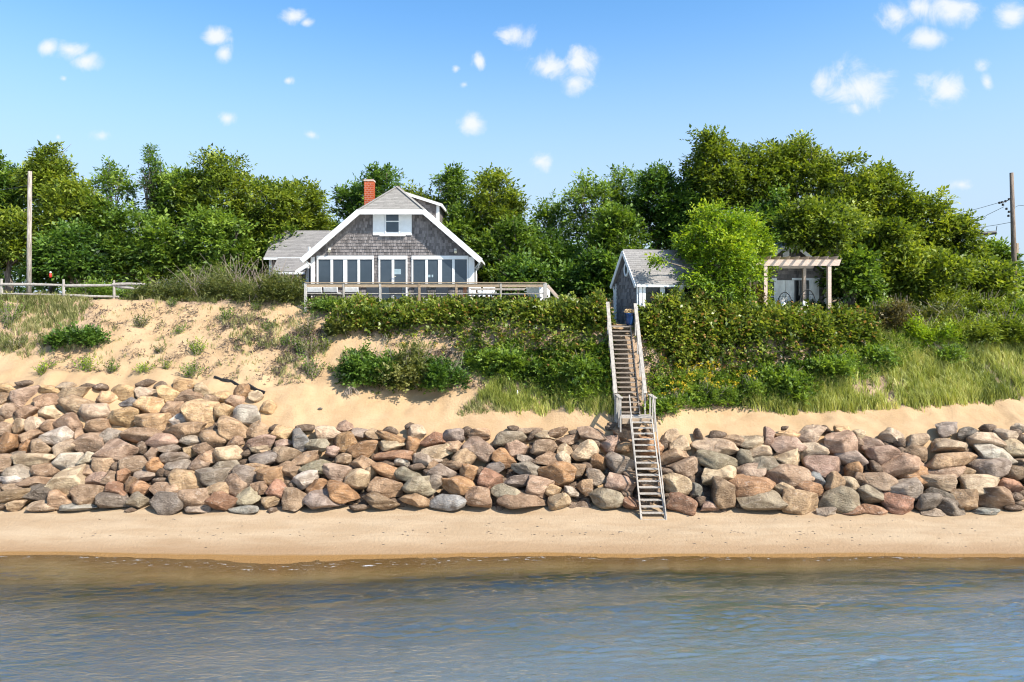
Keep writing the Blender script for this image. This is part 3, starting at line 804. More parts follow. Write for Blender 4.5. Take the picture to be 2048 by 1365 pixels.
for me, loc, s3, rot in small_v:
    if me.name not in cache:
        arr = np.zeros(len(me.vertices) * 3, np.float32); me.vertices.foreach_get('co', arr)
        fi = np.zeros(len(me.polygons) * 3, np.int32); me.polygons.foreach_get('vertices', fi)
        cache[me.name] = (arr.reshape(-1, 3), fi)
    arr, fi = cache[me.name]
    mt = Matrix.LocRotScale(loc, Matrix.Rotation(rot[2], 3, 'Z') @ Matrix.Rotation(rot[1], 3, 'Y') @ Matrix.Rotation(rot[0], 3, 'X'), Vector(s3))
    mn = np.array(mt)
    VV.append(arr @ mn[:3, :3].T + mn[:3, 3] - np.array([0, 25.6, 0.4])); FF.append(fi + base_i); base_i += len(arr)
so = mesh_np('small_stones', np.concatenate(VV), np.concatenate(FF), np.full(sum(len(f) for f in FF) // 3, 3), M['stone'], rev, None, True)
so.color = (.15, .11, .08, 1)  # dark tone puts the shade of the gaps into the stone colour
so['kind'] = 'stuff'
so['label'] = 'smaller stones packed between the boulders'

# strip of black ground cloth poking out of the sand
cl = MB()
pts = [hit(x, y) for x, y in ((430, 757), (446, 763), (462, 764), (480, 774), (496, 774), (514, 784), (530, 787))]
for (x1, y1), (x2, y2) in zip(pts, pts[1:]):
    cl.beam((x1, y1 - .05, gz(x1, y1) + .05), (x2, y2 - .05, gz(x2, y2) + .03), .05 + rnd.uniform(0, .12), .07 + rnd.uniform(0, .10))
tag(cl.build('ground_cloth', M['fabric'], None), 'torn black ground cloth sticking out of the sand above the seawall', 'cloth')

# ------------------------------------------------------------------ beach stairs
st = empty('beach_stairs', (5.0, 25.0, 0.45), label='weathered grey wooden beach stairs climbing the seawall and bank in two flights', cat='stairs')
org = Vector((5.0, 25.0, 0.45))


def part(mb, name, mat, parent=None, o_=None, **kw):
    o = mb.build(name, mat, parent, **kw)
    if o_ is not None:
        o.data.transform(Matrix.Translation(-Vector(o_)))
    return o


LX0, LX1 = 4.74, 5.60                      # lower flight
foot = Vector((0, 24.9, 0.38)); head = Vector((0, 27.35, 3.72))
lf = empty('lower_flight'); lf.parent = st
for X in (LX0, LX1):
    part(MB().beam((X, foot.y, foot.z), (X, head.y, head.z), .045, .12, up=(0, -.8, .6)), 'stringer', M['wood_rail'], lf, org)
    s_ = -1 if X == LX0 else 1
    part(MB().beam((X + s_ * .035, foot.y - .02, foot.z + .05), (X - (.06 if s_ < 0 else -.02), head.y - .12, head.z + .98), .04, .06, up=(0, -.8, .6)), 'handrail', M['wood_rail'], lf, org)
n = 17
for i in range(n):
    t = (i + 0.45) / n
    p = foot.lerp(head, t)
    part(MB().box(LX0 + .024, LX1 - .024, p.y - .10, p.y + .07, p.z - .018, p.z + .018), 'tread', M['wood_rail'], lf, org)
ld = empty('landing'); ld.parent = st
for i in range(6):
    y = 27.37 + i * .152
    part(MB().box(4.40, 5.70, y, y + .142, 3.72, 3.755), 'board', M['wood_rail'], ld, org)
part(MB().box(4.42, 5.68, 27.33, 27.37, 3.53, 3.745), 'fascia', M['wood_brown'], ld, org)
for X in (4.35, 5.72):
    part(MB().box(X - .09, X + .09, 27.28, 28.36, 4.55, 4.59), 'rail_cap', M['wood_rail'], ld, org, bevel=.006)
    for y in (27.34, 27.78, 28.28):
        part(MB().box(X - .03, X + .03, y - .03, y + .03, 3.2, 4.55), 'post', M['wood_rail'], ld, org)
uf = empty('upper_flight'); uf.parent = st
a0 = Vector((0, 28.27, 3.84)); a1 = Vector((0, 30.42, 7.30))
for X in (4.42, 5.28):
    part(MB().beam((X, a0.y - .1, a0.z - .28), (X, a1.y + .1, a1.z - .05), .045, .26, up=(0, -.8, .6)), 'stringer', M['wood_tread'], uf, org)
for i in range(19):
    p = a0.lerp(a1, i / 18)
    part(MB().box(4.443, 5.257, p.y - .11, p.y + .14, p.z - .02, p.z + .02), 'tread', M['wood_tread'], uf, org)
for i in range(3):
    part(MB().box(4.40, 5.40, 30.58 + i * .2, 30.77 + i * .2, 7.30, 7.335), 'board', M['wood_tread'], uf, org)
for X, zt in ((4.29, 8.40), (5.53, 8.33)):
    part(MB().beam((X, 28.30, 4.62), (X, 30.62, zt), .15, .045, up=(0, -.8, .6)), 'handrail', M['wood_rail'], uf, org)
    for t in (.02, .27, .52, .77, .985):
        p = Vector((X, 28.32, 4.60)).lerp(Vector((X, 30.60, zt - .03)), t)
        part(MB().box(X - .03, X + .03, p.y - .03, p.y + .03, p.z - 1.35, p.z), 'post', M['wood_grey'], uf, org)
for X in (4.29, 5.53):
    part(MB().beam((X, 28.35, 4.1), (X, 30.6, 7.75), .03, .07, up=(0, -.8, .6)), 'mid_rail', M['wood_grey'], uf, org)

# ------------------------------------------------------------------ shingles, walls, roofs
def shingles(mb, O, u, v, nrm, poly, rowh, wid, thick, skip=None, taper=True, gap=.006):
    """courses of single shingles on the plane O + u*s + v*t (t up the surface), cut to the outline poly [(s,t)]"""
    O, u, v, nrm = Vector(O), Vector(u).normalized(), Vector(v).normalized(), Vector(nrm).normalized()
    ts = [p[1] for p in poly]
    t = min(ts)
    row = 0
    while t < max(ts) - 0.02:
        t1 = min(t + rowh, max(ts))
        def span(tt):
            xs = []
            for i in range(len(poly)):
                (x1, y1), (x2, y2) = poly[i], poly[(i + 1) % len(poly)]
                if (y1 <= tt < y2) or (y2 <= tt < y1):
                    xs.append(x1 + (tt - y1) / (y2 - y1) * (x2 - x1))
            return (min(xs), max(xs)) if len(xs) >= 2 else None
        sp_ = span((t + t1) / 2)
        if sp_:
            s = sp_[0] - rnd.random() * wid[1]
            while s < sp_[1]:
                w_ = rnd.uniform(*wid)
                s0, s1 = max(s, sp_[0]), min(s + w_ - gap, sp_[1])
                s += w_
                if s1 - s0 < 0.015: continue
                if skip and skip((s0 + s1) / 2, (t + t1) / 2): continue
                dz = rnd.uniform(-.012, .012) * (rowh / .2)
                th = thick * rnd.uniform(.8, 1.25)
                b0 = O + u * s0 + v * (t + dz); b1 = O + u * s1 + v * (t + dz)
                c0 = O + u * s0 + v * (t1 + .02); c1 = O + u * s1 + v * (t1 + .02)
                e = nrm * 0.002
                mb.add([b0 + e, b1 + e, b1 + nrm * th, b0 + nrm * th, c0 + e, c1 + e],
                       [(0, 1, 2, 3), (3, 2, 5, 4), (0, 3, 4), (1, 5, 2)])
        t = t1; row += 1
    return mb


HD = 39.0                                   # front wall distance
def hx(px): return PX(px, HD)
def hz(py): return PZ(py, HD)
HC = -6.8                                   # ridge line
house = empty('shingled_house', (HC, HD, 8.35), label='grey shingled gable house with white trim, red brick chimney and wide sea windows', cat='house')
ho = Vector((HC, HD, 8.35))
def hp(mb, name, mat, parent=None, **kw): return part(mb, name, mat, parent or house, ho, **kw)


WL, WR = hx(622), hx(949)
FZ, EZ, RZ = 7.9, 10.85, 15.18
SL = 0.866
def roofz(x): return RZ - abs(x - HC) * SL
clipz = 13.57                               # foot of the clipped gable
xc = (RZ - clipz) / SL
wall_poly = [(WL, FZ), (WR, FZ), (WR, roofz(WR) - .12), (HC + xc - .12, clipz - .02), (HC - xc + .12, clipz - .02), (WL, roofz(WL) - .12)]
body = hp(MB().prism([(x, HD, z) for x, z in wall_poly], (0, 9.6, 0)), 'wall', M['shingle_dark'])
# openings (photo columns/rows turned into metres on the front wall)
wins = [(634, 748, 512, 571), (823.5, 937, 512, 571)]
door = (757.5, 815, 512, 606)
gabw = (500 + 1008 / 4.096, 500 + 1325 / 4.096, 427, 472)
boxes = [(hx(a) - .02, hx(c) + .02, hz(e) - .02, hz(d) + .02) for a, c, d, e in wins + [door, gabw]]
def skipf(s, t): return any(x0 < s < x1 and z0 < t < z1 for x0, x1, z0, z1 in boxes)
ws = shingles(MB(), (0, HD, 0), (1, 0, 0), (0, 0, 1), (0, -1, 0), wall_poly, .175, (.085, .15), .034, skipf, gap=.014)
hp(ws, 'wall_shingles', M['shingle'], kind='stuff')
for a, c in ((622, 630), (937.5, 949)):
    hp(MB().box(hx(a), hx(c), HD - .06, HD + .12, FZ, roofz(hx(a if a < 700 else c)) - .2), 'corner_board', M['white'])


def window_band(x0, x1, z0, z1, panes, y, parent, depth=.07, fr=.09, mat='glass'):
    w = hp(MB().box(x0, x1, y - depth - .02, y + .02, z1 - .21, z1), 'window', M['white'], parent)
    hp(MB().box(x0 - .03, x1 + .03, y - depth - .07, y + .02, z0 - .07, z0), 'sill', M['white'], w)
    hp(MB().box(x0, x0 + fr, y - depth, y + .02, z0, z1 - .21), 'frame', M['white'], w)
    hp(MB().box(x1 - fr, x1, y - depth, y + .02, z0, z1 - .21), 'frame', M['white'], w)
    n_ = panes
    iw = (x1 - x0 - 2 * fr) / n_
    for k in range(n_):
        a = x0 + fr + k * iw; c = a + iw
        if k:
            mw = .11 if (k == n_ / 2 and n_ > 2) else .07
            hp(MB().box(a - mw, a + mw, y - depth, y + .02, z0, z1 - .21), 'mullion', M['white'], w)
        p = hp(MB().box(a + (.075 if k else .02), c - (.075 if k < n_ - 1 else .02), y - .035, y - .02, z0 + .03, z1 - .225), 'pane', M[mat], w)
    return w


for a, c, d, e in wins:
    window_band(hx(a), hx(c), hz(e), hz(d), 4, HD, house)
dz0, dz1 = 8.42, hz(512)
dr = window_band(hx(door[0]), hx(door[1]), dz0, dz1, 2, HD, house)
dr.name = 'door'
hp(MB().beam((hx(786), HD - .15, hz(553)), (hx(793), HD - .15, hz(553.5)), .025, .03), 'handle', M['bulb'], dr)
hp(MB().box(hx(789), hx(802), HD - .0365, HD - .0352, hz(549), hz(538.5)), 'pale_reflection', M['pane_patch'], dr)  # pale patch on the pane, a reflection painted as colour
# small things standing behind the panes
hp(MB().box(hx(854), hx(861), HD - .0365, HD - .0352, hz(555), hz(550)), 'sticker', M['pane_patch'])
hp(MB().box(hx(863.5), hx(866.5), HD - .0365, HD - .0352, hz(555), hz(550)), 'sticker', M['pane_patch'])
# upper window between white shutter panels
gx0, gx1, gz0, gz1 = hx(gabw[0]), hx(gabw[1]), hz(471), hz(428)
hp(MB().box(gx0, gx0 + .66, HD - .06, HD + .02, gz0, gz1), 'shutter', M['white'])
hp(MB().box(gx1 - .60, gx1, HD - .06, HD + .02, gz0, gz1), 'shutter', M['white'])
uw = hp(MB().box(gx0 + .662, gx1 - .602, HD - .05, HD + .02, gz0, gz1), 'window', M['white'])
sx0, sx1 = hx(500 + 1117 / 4.096), hx(500 + 1220 / 4.096)
zm = hz(330 + 465 / 4.096)
hp(MB().box(sx0, sx1, HD - .064, HD - .052, zm + .03, hz(430)), 'pane', M['glass'], uw)
hp(MB().box(sx0, sx1, HD - .062, HD - .052, hz(464.5), zm - .03), 'pane', M['glass'], uw)
for x in (sx0 - .07, sx1):
    hp(MB().box(x, x + .07, HD - .10, HD - .051, hz(466), hz(428.5)), 'frame', M['white'], uw)
hp(MB().box(sx0, sx1, HD - .09, HD - .051, zm - .03, zm + .03), 'meeting_rail', M['white'], uw)
hp(MB().box(gx0 + .4, gx1 - .35, HD - .14, HD + .02, gz0 - .06, gz0), 'sill', M['white'], uw)
# roof: two slopes, clipped front, white rake boards
OV = 0.55
roof = empty('roof'); roof.parent = house
YF, YB = HD - OV, HD + 9.9
hipY = YF + xc                               # ridge starts behind the clipped gable
for s in (-1, 1):
    ex = HC + s * 5.0; ez = RZ - 5.0 * SL
    cx_ = HC + s * xc
    tri = [(ex, YF, ez), (cx_, YF, clipz), (HC, hipY, RZ), (HC, YB, RZ), (ex, YB, ez)]
    nrm = Vector((s * SL, 0, 1)).normalized()
    mb = MB().prism([Vector(p) - nrm * .10 for p in tri], nrm * .10)
    hp(mb, 'roof_deck', M['roof'], roof)
    u = Vector((0, 1, 0)); v = Vector((-s, 0, SL)).normalized()
    L = 5.0 * math.sqrt(1 + SL * SL); Lc = (5.0 - xc) * math.sqrt(1 + SL * SL)
    rp = [(0, 0), (YB - YF, 0), (YB - YF, L), (hipY - YF, L), (0, Lc)]
    hp(shingles(MB(), (ex, YF, ez), u, v, nrm, rp, .15, (.25, .34), .012), 'roof_shingles', M['roof'], roof, kind='stuff')
    # rake board, eave fascia and gutter
    a = Vector((ex, YF - .02, ez - .12)); c = Vector((cx_, YF - .02, clipz - .12))
    hp(MB().beam(a - Vector((s * -.05, 0, .04)), c, .05, .30, up=(0, 0, 1)), 'rake_board', M['white'], roof)
    hp(MB().prism([(ex, YF, ez - .12), (cx_, YF, clipz - .12), (cx_, YF, clipz - .18), (ex, YF, ez - .18)], (0, OV, 0)), 'soffit', M['white'], roof)
    hp(MB().box(min(ex, ex + s * .10), max(ex, ex + s * .10), YF - .02, YB, ez - .20, ez - .06), 'gutter', M['white'], roof)
hn = Vector((0, -SL, 1)).normalized()
hip = [(HC - xc, YF, clipz), (HC + xc, YF, clipz), (HC, hipY, RZ)]
hp(MB().prism([Vector(p) - hn * .08 for p in hip], hn * .08), 'clipped_gable', M['roof'], roof)
hp(shingles(MB(), (HC, YF, clipz), (1, 0, 0), (0, 1, SL), hn, [(-xc, 0), (xc, 0), (0, xc * math.sqrt(1 + SL * SL))], .15, (.25, .34), .012), 'roof_shingles', M['roof'], roof, kind='stuff')
hp(MB().box(HC - xc - .10, HC + xc + .10, YF - .05, YF, clipz - .26, clipz + .01), 'fascia', M['white'], roof)
hp(MB().box(HC - xc, HC + xc, YF, HD, clipz - .12, clipz - .05), 'soffit', M['white'], roof)
for s in (-1, 1):
    hp(MB().beam((HC + s * xc, YF, clipz + .02), (HC, hipY, RZ + .02), .22, .03, up=(s * .4, -.4, 1)), 'hip_cap', M['roof'], roof)
hp(MB().beam((HC, hipY, RZ + .03), (HC, YB, RZ + .03), .30, .03), 'ridge_cap', M['roof'], roof)
# shed dormer on the right slope
dY0, dY1 = 43.0, 47.5
dx1 = -4.6; dzt = 14.47
dm = empty('dormer'); dm.parent = house
def dzr(x): return RZ + .02 + (x - HC) / (dx1 - HC) * (dzt - RZ)
tri = [(HC + .05, dY0, RZ - .05), (dx1, dY0, dzt), (dx1, dY0, roofz(dx1))]
hp(MB().prism(tri, (0, dY1 - dY0, 0)), 'cheek', M['shingle_dark'], dm)
hp(shingles(MB(), (0, dY0, 0), (1, 0, 0), (0, 0, 1), (0, -1, 0), [(HC + .05, RZ - .05), (dx1 - .02, roofz(dx1)), (dx1 - .02, dzt)], .2, (.12, .2), .03), 'cheek_shingles', M['shingle'], dm, kind='stuff')
hp(MB().box(dx1 - .16, dx1 + .03, dY0 - .06, dY0, roofz(dx1) - .1, dzt), 'corner_board', M['white'], dm)
hp(MB().prism([(HC, dY0 - .22, dzr(HC) + .02), (dx1 + .22, dY0 - .22, dzr(dx1 + .22) + .02), (dx1 + .22, dY0 - .22, dzr(dx1 + .22) + .12), (HC, dY0 - .22, dzr(HC) + .12)], (0, dY1 - dY0 + .4, 0)), 'dormer_roof', M['roof'], dm)
hp(MB().beam((HC + .1, dY0 - .25, dzr(HC + .1)), (dx1 + .24, dY0 - .25, dzr(dx1 + .24)), .05, .16), 'rake_board', M['white'], dm)
hp(MB().box(dx1 + .16, dx1 + .24, dY0 - .22, dY1, dzt - .16, dzt + .02), 'fascia', M['white'], dm)
# chimney of single bricks
ch = empty('chimney'); ch.parent = house
CX, CY, CW = -9.18, 44.0, .58
hp(MB().box(CX - CW / 2 + .012, CX + CW / 2 - .012, CY - CW / 2 + .012, CY + CW / 2 - .012, 12.4, 16.1), 'mortar', M['mortar'], ch)
bl, bh = .206, .130
bme = None
for r_ in range(23):
    z = 13.25 + r_ * (bh + .0001)
    for side in range(3):
        for k in range(3):
            off_ = -CW / 2 + k * (bl + .002) if r_ % 2 == 0 else -CW / 2 + k * (bl + .002) - bl / 2
            a0_, a1_ = max(off_, -CW / 2), min(off_ + bl - .02, CW / 2)
            rows_ = [(a0_, a1_)]
            if r_ % 2 and k == 2: rows_.append((a1_ + .012, CW / 2))
            for (q0, q1) in rows_:
                if q1 - q0 < .03: continue
                if side == 0: mb = MB().box(CX + q0, CX + q1, CY - CW / 2 - .004, CY - CW / 2 + .04, z, z + bh - .026)
                elif side == 1: mb = MB().box(CX + CW / 2 - .04, CX + CW / 2 + .004, CY + q0, CY + q1, z, z + bh - .026)
                else: mb = MB().box(CX - CW / 2 - .004, CX - CW / 2 + .04, CY + q0, CY + q1, z, z + bh - .026)
                hp(mb, 'brick', M['brick'], ch)
hp(MB().box(CX - CW / 2 - .03, CX + CW / 2 + .03, CY - CW / 2 - .03, CY + CW / 2 + .03, 16.1, 16.2), 'cap', M['mortar'], ch)
# flood lights under the gable
for px_, py_ in ((660, 501), (911, 503)):
    fl = hp(MB().box(hx(px_) - .06, hx(px_) + .06, HD - .12, HD - .02, hz(py_) + .02, hz(py_) + .14), 'flood_light', M['white_worn'])
    hp(MB().tube([(hx(px_) - .02, HD - .10, hz(py_) + .05), (hx(px_) + .02, HD - .26, hz(py_) - .07)], [.05, .09], 10), 'lamp_head', M['bulb'], fl)
# downspouts
hp(MB().tube([(HC - 4.95, HD - .4, 10.72), (HC - 4.72, HD - .25, 10.55), (HC - 4.62, HD - .16, 10.4), (HC - 4.62, HD - .14, 8.3)], .045, 8), 'downspout', M['white_worn'])
hp(MB().tube([(HC + 5.05, HD - .3, 10.75), (HC + 4.85, HD + .1, 10.35), (HC + 4.72, HD + .3, 10.2), (HC + 4.72, HD + .4, 8.3)], .045, 8), 'downspout', M['white_worn'])
for k in range(5):
    y = HD + .3 + k * 1.3
    hp(MB().beam((HC + 4.66, y, 10.3), (HC + 4.98, y, 10.72), .06, .06), 'eave_bracket', M['white'])
# side wing with its long front slope
wing = empty('wing'); wing.parent = house
RY, RW = 44.0, 12.95
wx0, wx1 = -15.2, -10.4
def wz(d): return RW - .85 * (RY - d)
hp(MB().box(wx0 + .25, WL - .02, 42.2, 47.6, 7.9, wz(42.2) - .14), 'wall', M['shingle_dark'], wing)
hp(MB().box(-14.15, -12.2, 41.1, 42.18, 7.9, wz(41.1) - .14), 'wall', M['shingle_dark'], wing)
hp(shingles(MB(), (0, 41.1, 0), (1, 0, 0), (0, 0, 1), (0, -1, 0), [(-14.13, 7.9), (-12.22, 7.9), (-12.22, wz(41.1) - .16), (-14.13, wz(41.1) - .16)], .2, (.12, .2), .03), 'wall_shingles', M['shingle'], wing, kind='stuff')
for (x0, x1, y0) in ((wx0, wx1, 41.85), (-14.35, -12.35, 40.75)):
    n_ = Vector((0, -.85, 1)).normalized()
    ye = RY if y0 > 41 else 41.86
    q = [(x0, y0, wz(y0)), (x1, y0, wz(y0)), (x1, ye, wz(ye)), (x0, ye, wz(ye))]
    hp(MB().prism([Vector(p) - n_ * .1 for p in q], n_ * .1), 'roof_deck', M['roof2'], wing)
    Ls = (ye - y0) * math.sqrt(1 + .85 ** 2)
    hp(shingles(MB(), (0, y0, wz(y0)), (1, 0, 0), (0, 1, .85), n_, [(x0, 0), (x1, 0), (x1, Ls), (x0, Ls)], .15, (.25, .34), .012), 'roof_shingles', M['roof2'], wing, kind='stuff')
    hp(MB().box(x0, x1 if y0 > 41 else x1, y0 - .09, y0 - .01, wz(y0) - .17, wz(y0) - .03), 'gutter', M['white'], wing)
n_ = Vector((0, .85, 1)).normalized()
q = [(wx0, RY, RW), (wx1, RY, RW), (wx1, 48.0, RW - 3.4), (wx0, 48.0, RW - 3.4)]
hp(MB().prism([Vector(p) - n_ * .1 for p in q], n_ * .1), 'roof_deck', M['roof2'], wing)
hp(MB().prism([(wx0 + .25, 42.2, wz(42.2) - .16), (wx0 + .25, RY, RW - .16), (wx0 + .25, 47.6, RW - 3.2)], (4.6, 0, 0)), 'gable_wall', M['shingle_dark'], wing)
hp(MB().box(wx0 + .2, wx0 + .36, 42.13, 42.2, 7.9, wz(42.2) - .2), 'corner_board', M['white'], wing)
hp(MB().box(-14.2, -14.02, 41.03, 41.1, 7.9, wz(41.1) - .2), 'corner_board', M['white'], wing)
hp(MB().box(-12.4, -12.2, 41.03, 41.1, 7.9, wz(41.1) + .05), 'corner_board', M['white'], wing)
hp(MB().box(-14.02, -12.4, 41.02, 41.09, wz(41.1) - .42, wz(41.1) - .24), 'frieze', M['white_worn'], wing)
hp(MB().beam((-12.9, 40.72, wz(40.75) - .05), (-11.85, 40.74, wz(40.75) + .62), .06, .22), 'rake_board', M['white'], wing)
hp(MB().tube([(-12.95, 40.72, wz(40.75) - .12), (-12.75, 40.8, wz(40.75) - .35), (-12.55, 40.95, wz(40.75) - .55), (-12.53, 40.98, 8.3)], .05, 8), 'downspout', M['white_worn'], wing)
hp(MB().tube([(PX(618.5, 41.4), 41.4, PZ(506, 41.4)), (PX(618.5, 41.4), 41.4, PZ(494, 41.4))], .07, 10), 'vent_pipe', M['white'], wing)

# ------------------------------------------------------------------ deck with railing
DY = 35.0
deck = empty('deck', (-4.4, DY, 7.9), label='raised wooden deck with brown post and rail fence in front of the house', cat='deck')
do = Vector((-4.4, DY, 7.9))
def dp(mb, name, mat, parent=None, **kw): return part(mb, name, mat, parent or deck, do, **kw)
dX0, dX1 = PX(610, DY), PX(1093, DY)
for i in range(26):
    y = DY + .05 + i * .15
    dp(MB().box(dX0, dX1, y, y + .142, 8.33, 8.37), 'board', M['wood_grey'])
dp(MB().box(dX0, dX1, DY, DY + .045, 8.08, 8.33), 'rim_board', M['wood_brown'])
for px_, w_, mt in ((612, .13, 'wood_grey'), (688, .085, 'wood_rail'), (761, .11, 'wood_grey'), (839, .11, 'wood_brown'), (913, .11, 'wood_brown'), (1001.7, .10, 'wood_rail'), (1090, .19, 'wood_grey')):
    X = PX(px_, DY)
    g = gz(X, DY - .05) - .2
    dp(MB().box(X - w_ / 2, X + w_ / 2, DY - .12, DY - .02, min(g, 7.6), 9.36), 'post', M[mt], bevel=.006)
xs_ = [PX(p, DY) for p in (612, 688, 761, 839, 913, 1001.7, 1090)]
for a, c in zip(xs_, xs_[1:]):
    dp(MB().box(a + .002, c - .002, DY - .15, DY + .03, 9.362, 9.40), 'rail_cap', M['wood_brown'])
    dp(MB().box(a + .06, c - .06, DY - .10, DY - .06, 9.14, 9.33), 'rail_board', M['wood_brown'])
    dp(MB().box(a + .06, c - .06, DY - .09, DY - .05, 8.80, 8.84), 'mid_rail', M['wood_rail'])
for y0_ in (DY + .9, DY + 2.0, DY + 3.1):
    dp(MB().box(dX1 - .16, dX1 - .04, y0_ - .05, y0_ + .05, 7.6, 9.36), 'post', M['wood_grey'])
dp(MB().box(dX1 - .19, dX1 - .01, DY + .05, DY + 3.2, 9.362, 9.40), 'rail_cap', M['wood_brown'])
dp(MB().beam((PX(1095, DY), DY - .05, PZ(571, DY)), (PX(1118, DY), DY - .05, PZ(597, DY)), .09, .12), 'stair_rail', M['cedar'])
dp(MB().beam((PX(1095, DY), DY + .9, PZ(571, DY)), (PX(1118, DY), DY + .9, PZ(597, DY)), .09, .12), 'stair_rail', M['wood_rail'])


def copy_tree(o, parent=None):
    c_ = o.copy(); col.objects.link(c_)
    c_.parent = parent
    for k in o.children: copy_tree(k, c_)
    return c_


# low white cushioned lounge chairs at the left end of the deck
def lounge_chair():
    r_ = empty('lounge_chair', label='', cat='chair', group='pale cushioned lounge chairs on the deck')
    for x in (-.36, .36):
        for y in (-.34, .34):
            MB().box(x - .025, x + .025, y - .025, y + .025, 0, .34).build('leg', M['dark'], r_)
    MB().box(-.40, .40, -.38, .38, .34, .39).build('frame', M['dark'], r_)
    MB().box(-.38, .38, -.36, .36, .40, .50).build('seat_cushion', M['cushion'], r_, bevel=.03)
    bk = MB()
    bk.prism([(-.38, -.40, .42), (-.38, -.30, .42), (-.38, -.38, .83), (-.38, -.48, .80)], (.76, 0, 0))
    bk.build('back_cushion', M['cushion'], r_, bevel=.035)
    MB().prism([(-.39, -.49, .40), (-.39, -.42, .40), (-.39, -.50, .52), (-.39, -.55, .52)], (.78, 0, 0)).build('back_frame', M['dark'], r_)
    return r_


lc = lounge_chair()
for i, (px_, lab) in enumerate(((632, 'pale grey lounge chair at the left end of the deck'), (666, 'pale grey lounge chair just left of the second deck post'), (704, 'pale grey lounge chair just right of the second deck post'))):
    o = lc if i == 0 else copy_tree(lc)
    o['label'] = lab
    o.location = (PX(px_, 35.9), 35.9, 8.372)
    o.rotation_euler = (0, 0, R((4, -3, 6)[i]))


# charcoal sling chairs facing the house
def sling_chair():
    r_ = empty('sling_chair', label='', cat='chair', group='charcoal sling chairs along the house front')
    for x in (-.33, .33):
        MB().tube([(x, -.32, 0), (x, -.25, .40), (x, -.42, 1.0)], .018, 8).build('leg', M['dark'], r_)
        MB().tube([(x, .30, 0), (x, .28, .62), (x, -.28, .64)], .018, 8).build('arm', M['dark'], r_)
    MB().prism([(-.32, -.26, .40), (-.32, .28, .44), (-.32, .28, .42), (-.32, -.26, .38)], (.64, 0, 0)).build('seat', M['sling'], r_)
    MB().prism([(-.33, -.26, .36), (-.33, -.24, .36), (-.33, -.41, 1.0), (-.33, -.43, 1.0)], (.66, 0, 0)).build('backrest', M['sling'], r_)
    return r_


scx = sling_chair()
for i, (px_, lab) in enumerate(((747, 'charcoal sling chair nearest the pale lounge chairs'), (794, 'charcoal sling chair in front of the glass door'),
                                (842, 'third charcoal sling chair from the left on the deck'), (886, 'charcoal sling chair nearest the picnic table'))):
    o = scx if i == 0 else copy_tree(scx)
    o['label'] = lab
    o.location = (PX(px_, 36.9), 36.9, 8.372)
    o.rotation_euler = (0, 0, R((3, -4, 2, -3)[i]))

# picnic table
pt = empty('picnic_table', (PX(995, 36.2), 36.2, 8.372), R(2), label='grey wooden picnic table with benches at the right end of the deck', cat='table')
for i in range(5):
    MB().box(-1.5, 1.5, -.40 + i * .165, -.25 + i * .165, .70, .74).build('table_board', M['wood_rail'], pt)
for y in (-.80, -.63, .55, .72):
    MB().box(-1.5, 1.5, y - .075, y + .075, .41, .45).build('bench_board', M['wood_rail'], pt)
MB().box(-1.42, 1.42, -.44, -.402, .63, .735).build('apron', M['wood_rail'], pt)
MB().box(-1.5, 1.5, -.915, -.877, .37, .45).build('bench_apron', M['wood_rail'], pt)
for x in (-1.1, 1.1):
    for s in (-1, 1):
        MB().beam((x, s * .72, 0), (x, s * .18, .69), .045, .10, up=(1, 0, 0)).build('leg', M['wood_brown'], pt)
    MB().box(x + .05, x + .09, -.85, .80, .32, .41).build('bench_support', M['wood_brown'], pt)


# white slatted garden chairs
def garden_chair():
    r_ = empty('garden_chair', label='', cat='chair', group='white slatted garden chairs')
    for i in range(6):
        x = -.29 + i * .115
        h_ = .98 - abs(i - 2.5) * .035
        MB().prism([(x - .05, .10, .30), (x + .05, .10, .30), (x + .055, .42, h_), (x - .055, .42, h_)], (0, .03, 0)).build('back_slat', M['whitecloth'], r_)
        MB().box(x - .05, x + .05, -.42, .12, .30 + .0, .325).build('seat_slat', M['whitecloth'], r_)
    for s in (-1, 1):
        MB().box(s * .40 - .07, s * .40 + .07, -.48, .28, .54, .565).build('arm', M['whitecloth'], r_)
        MB().box(s * .37 - .015, s * .37 + .015, -.46, -.36, 0, .54).build('leg', M['whitecloth'], r_)
        MB().beam((s * .36, -.46, .26), (s * .36, .40, .03), .03, .10).build('leg', M['whitecloth'], r_)
    return r_


gc = garden_chair()
for i, (px_, D_, rz, lab) in enumerate(((1069, 35.7, 160, 'white slatted garden chair beside the deck corner post'), (954, 37.6, 20, 'white slatted garden chair behind the left end of the picnic table'),
                                        (975, 38.0, -12, 'white slatted garden chair half hidden behind the picnic table'))):
    o = gc if i == 0 else copy_tree(gc)
    o['label'] = lab
    o.location = (PX(px_, D_), D_, 8.372)
    o.rotation_euler = (0, 0, R(rz))
cv = MB()
prof = [(.44, 0), (.46, .25), (.47, .5), (.42, .78), (.30, .93), (.12, .98)]
cv.lathe((0, 0, 0), prof, 18)
o = cv.build('covered_grill', M['whitecloth'], None, smooth=True)
o.location = (PX(1080, 36.6), 36.6, 8.372); o.scale = (1.15, .8, 1)
tag(o, 'rounded white cover over something on the deck behind the corner post', 'cover')
tw = MB()
for i in range(4): tw.box(-.09 + i * .045, -.05 + i * .045, -.02 + .012 * (i % 2), .01 + .012 * (i % 2), .02 * (i % 3), .56)
o = tw.build('towel', M['terracotta'], None)
o.location = (PX(930, 35.15), 35.15, 8.62)
tag(o, 'small rust coloured towel hanging beside the picnic table', 'towel')

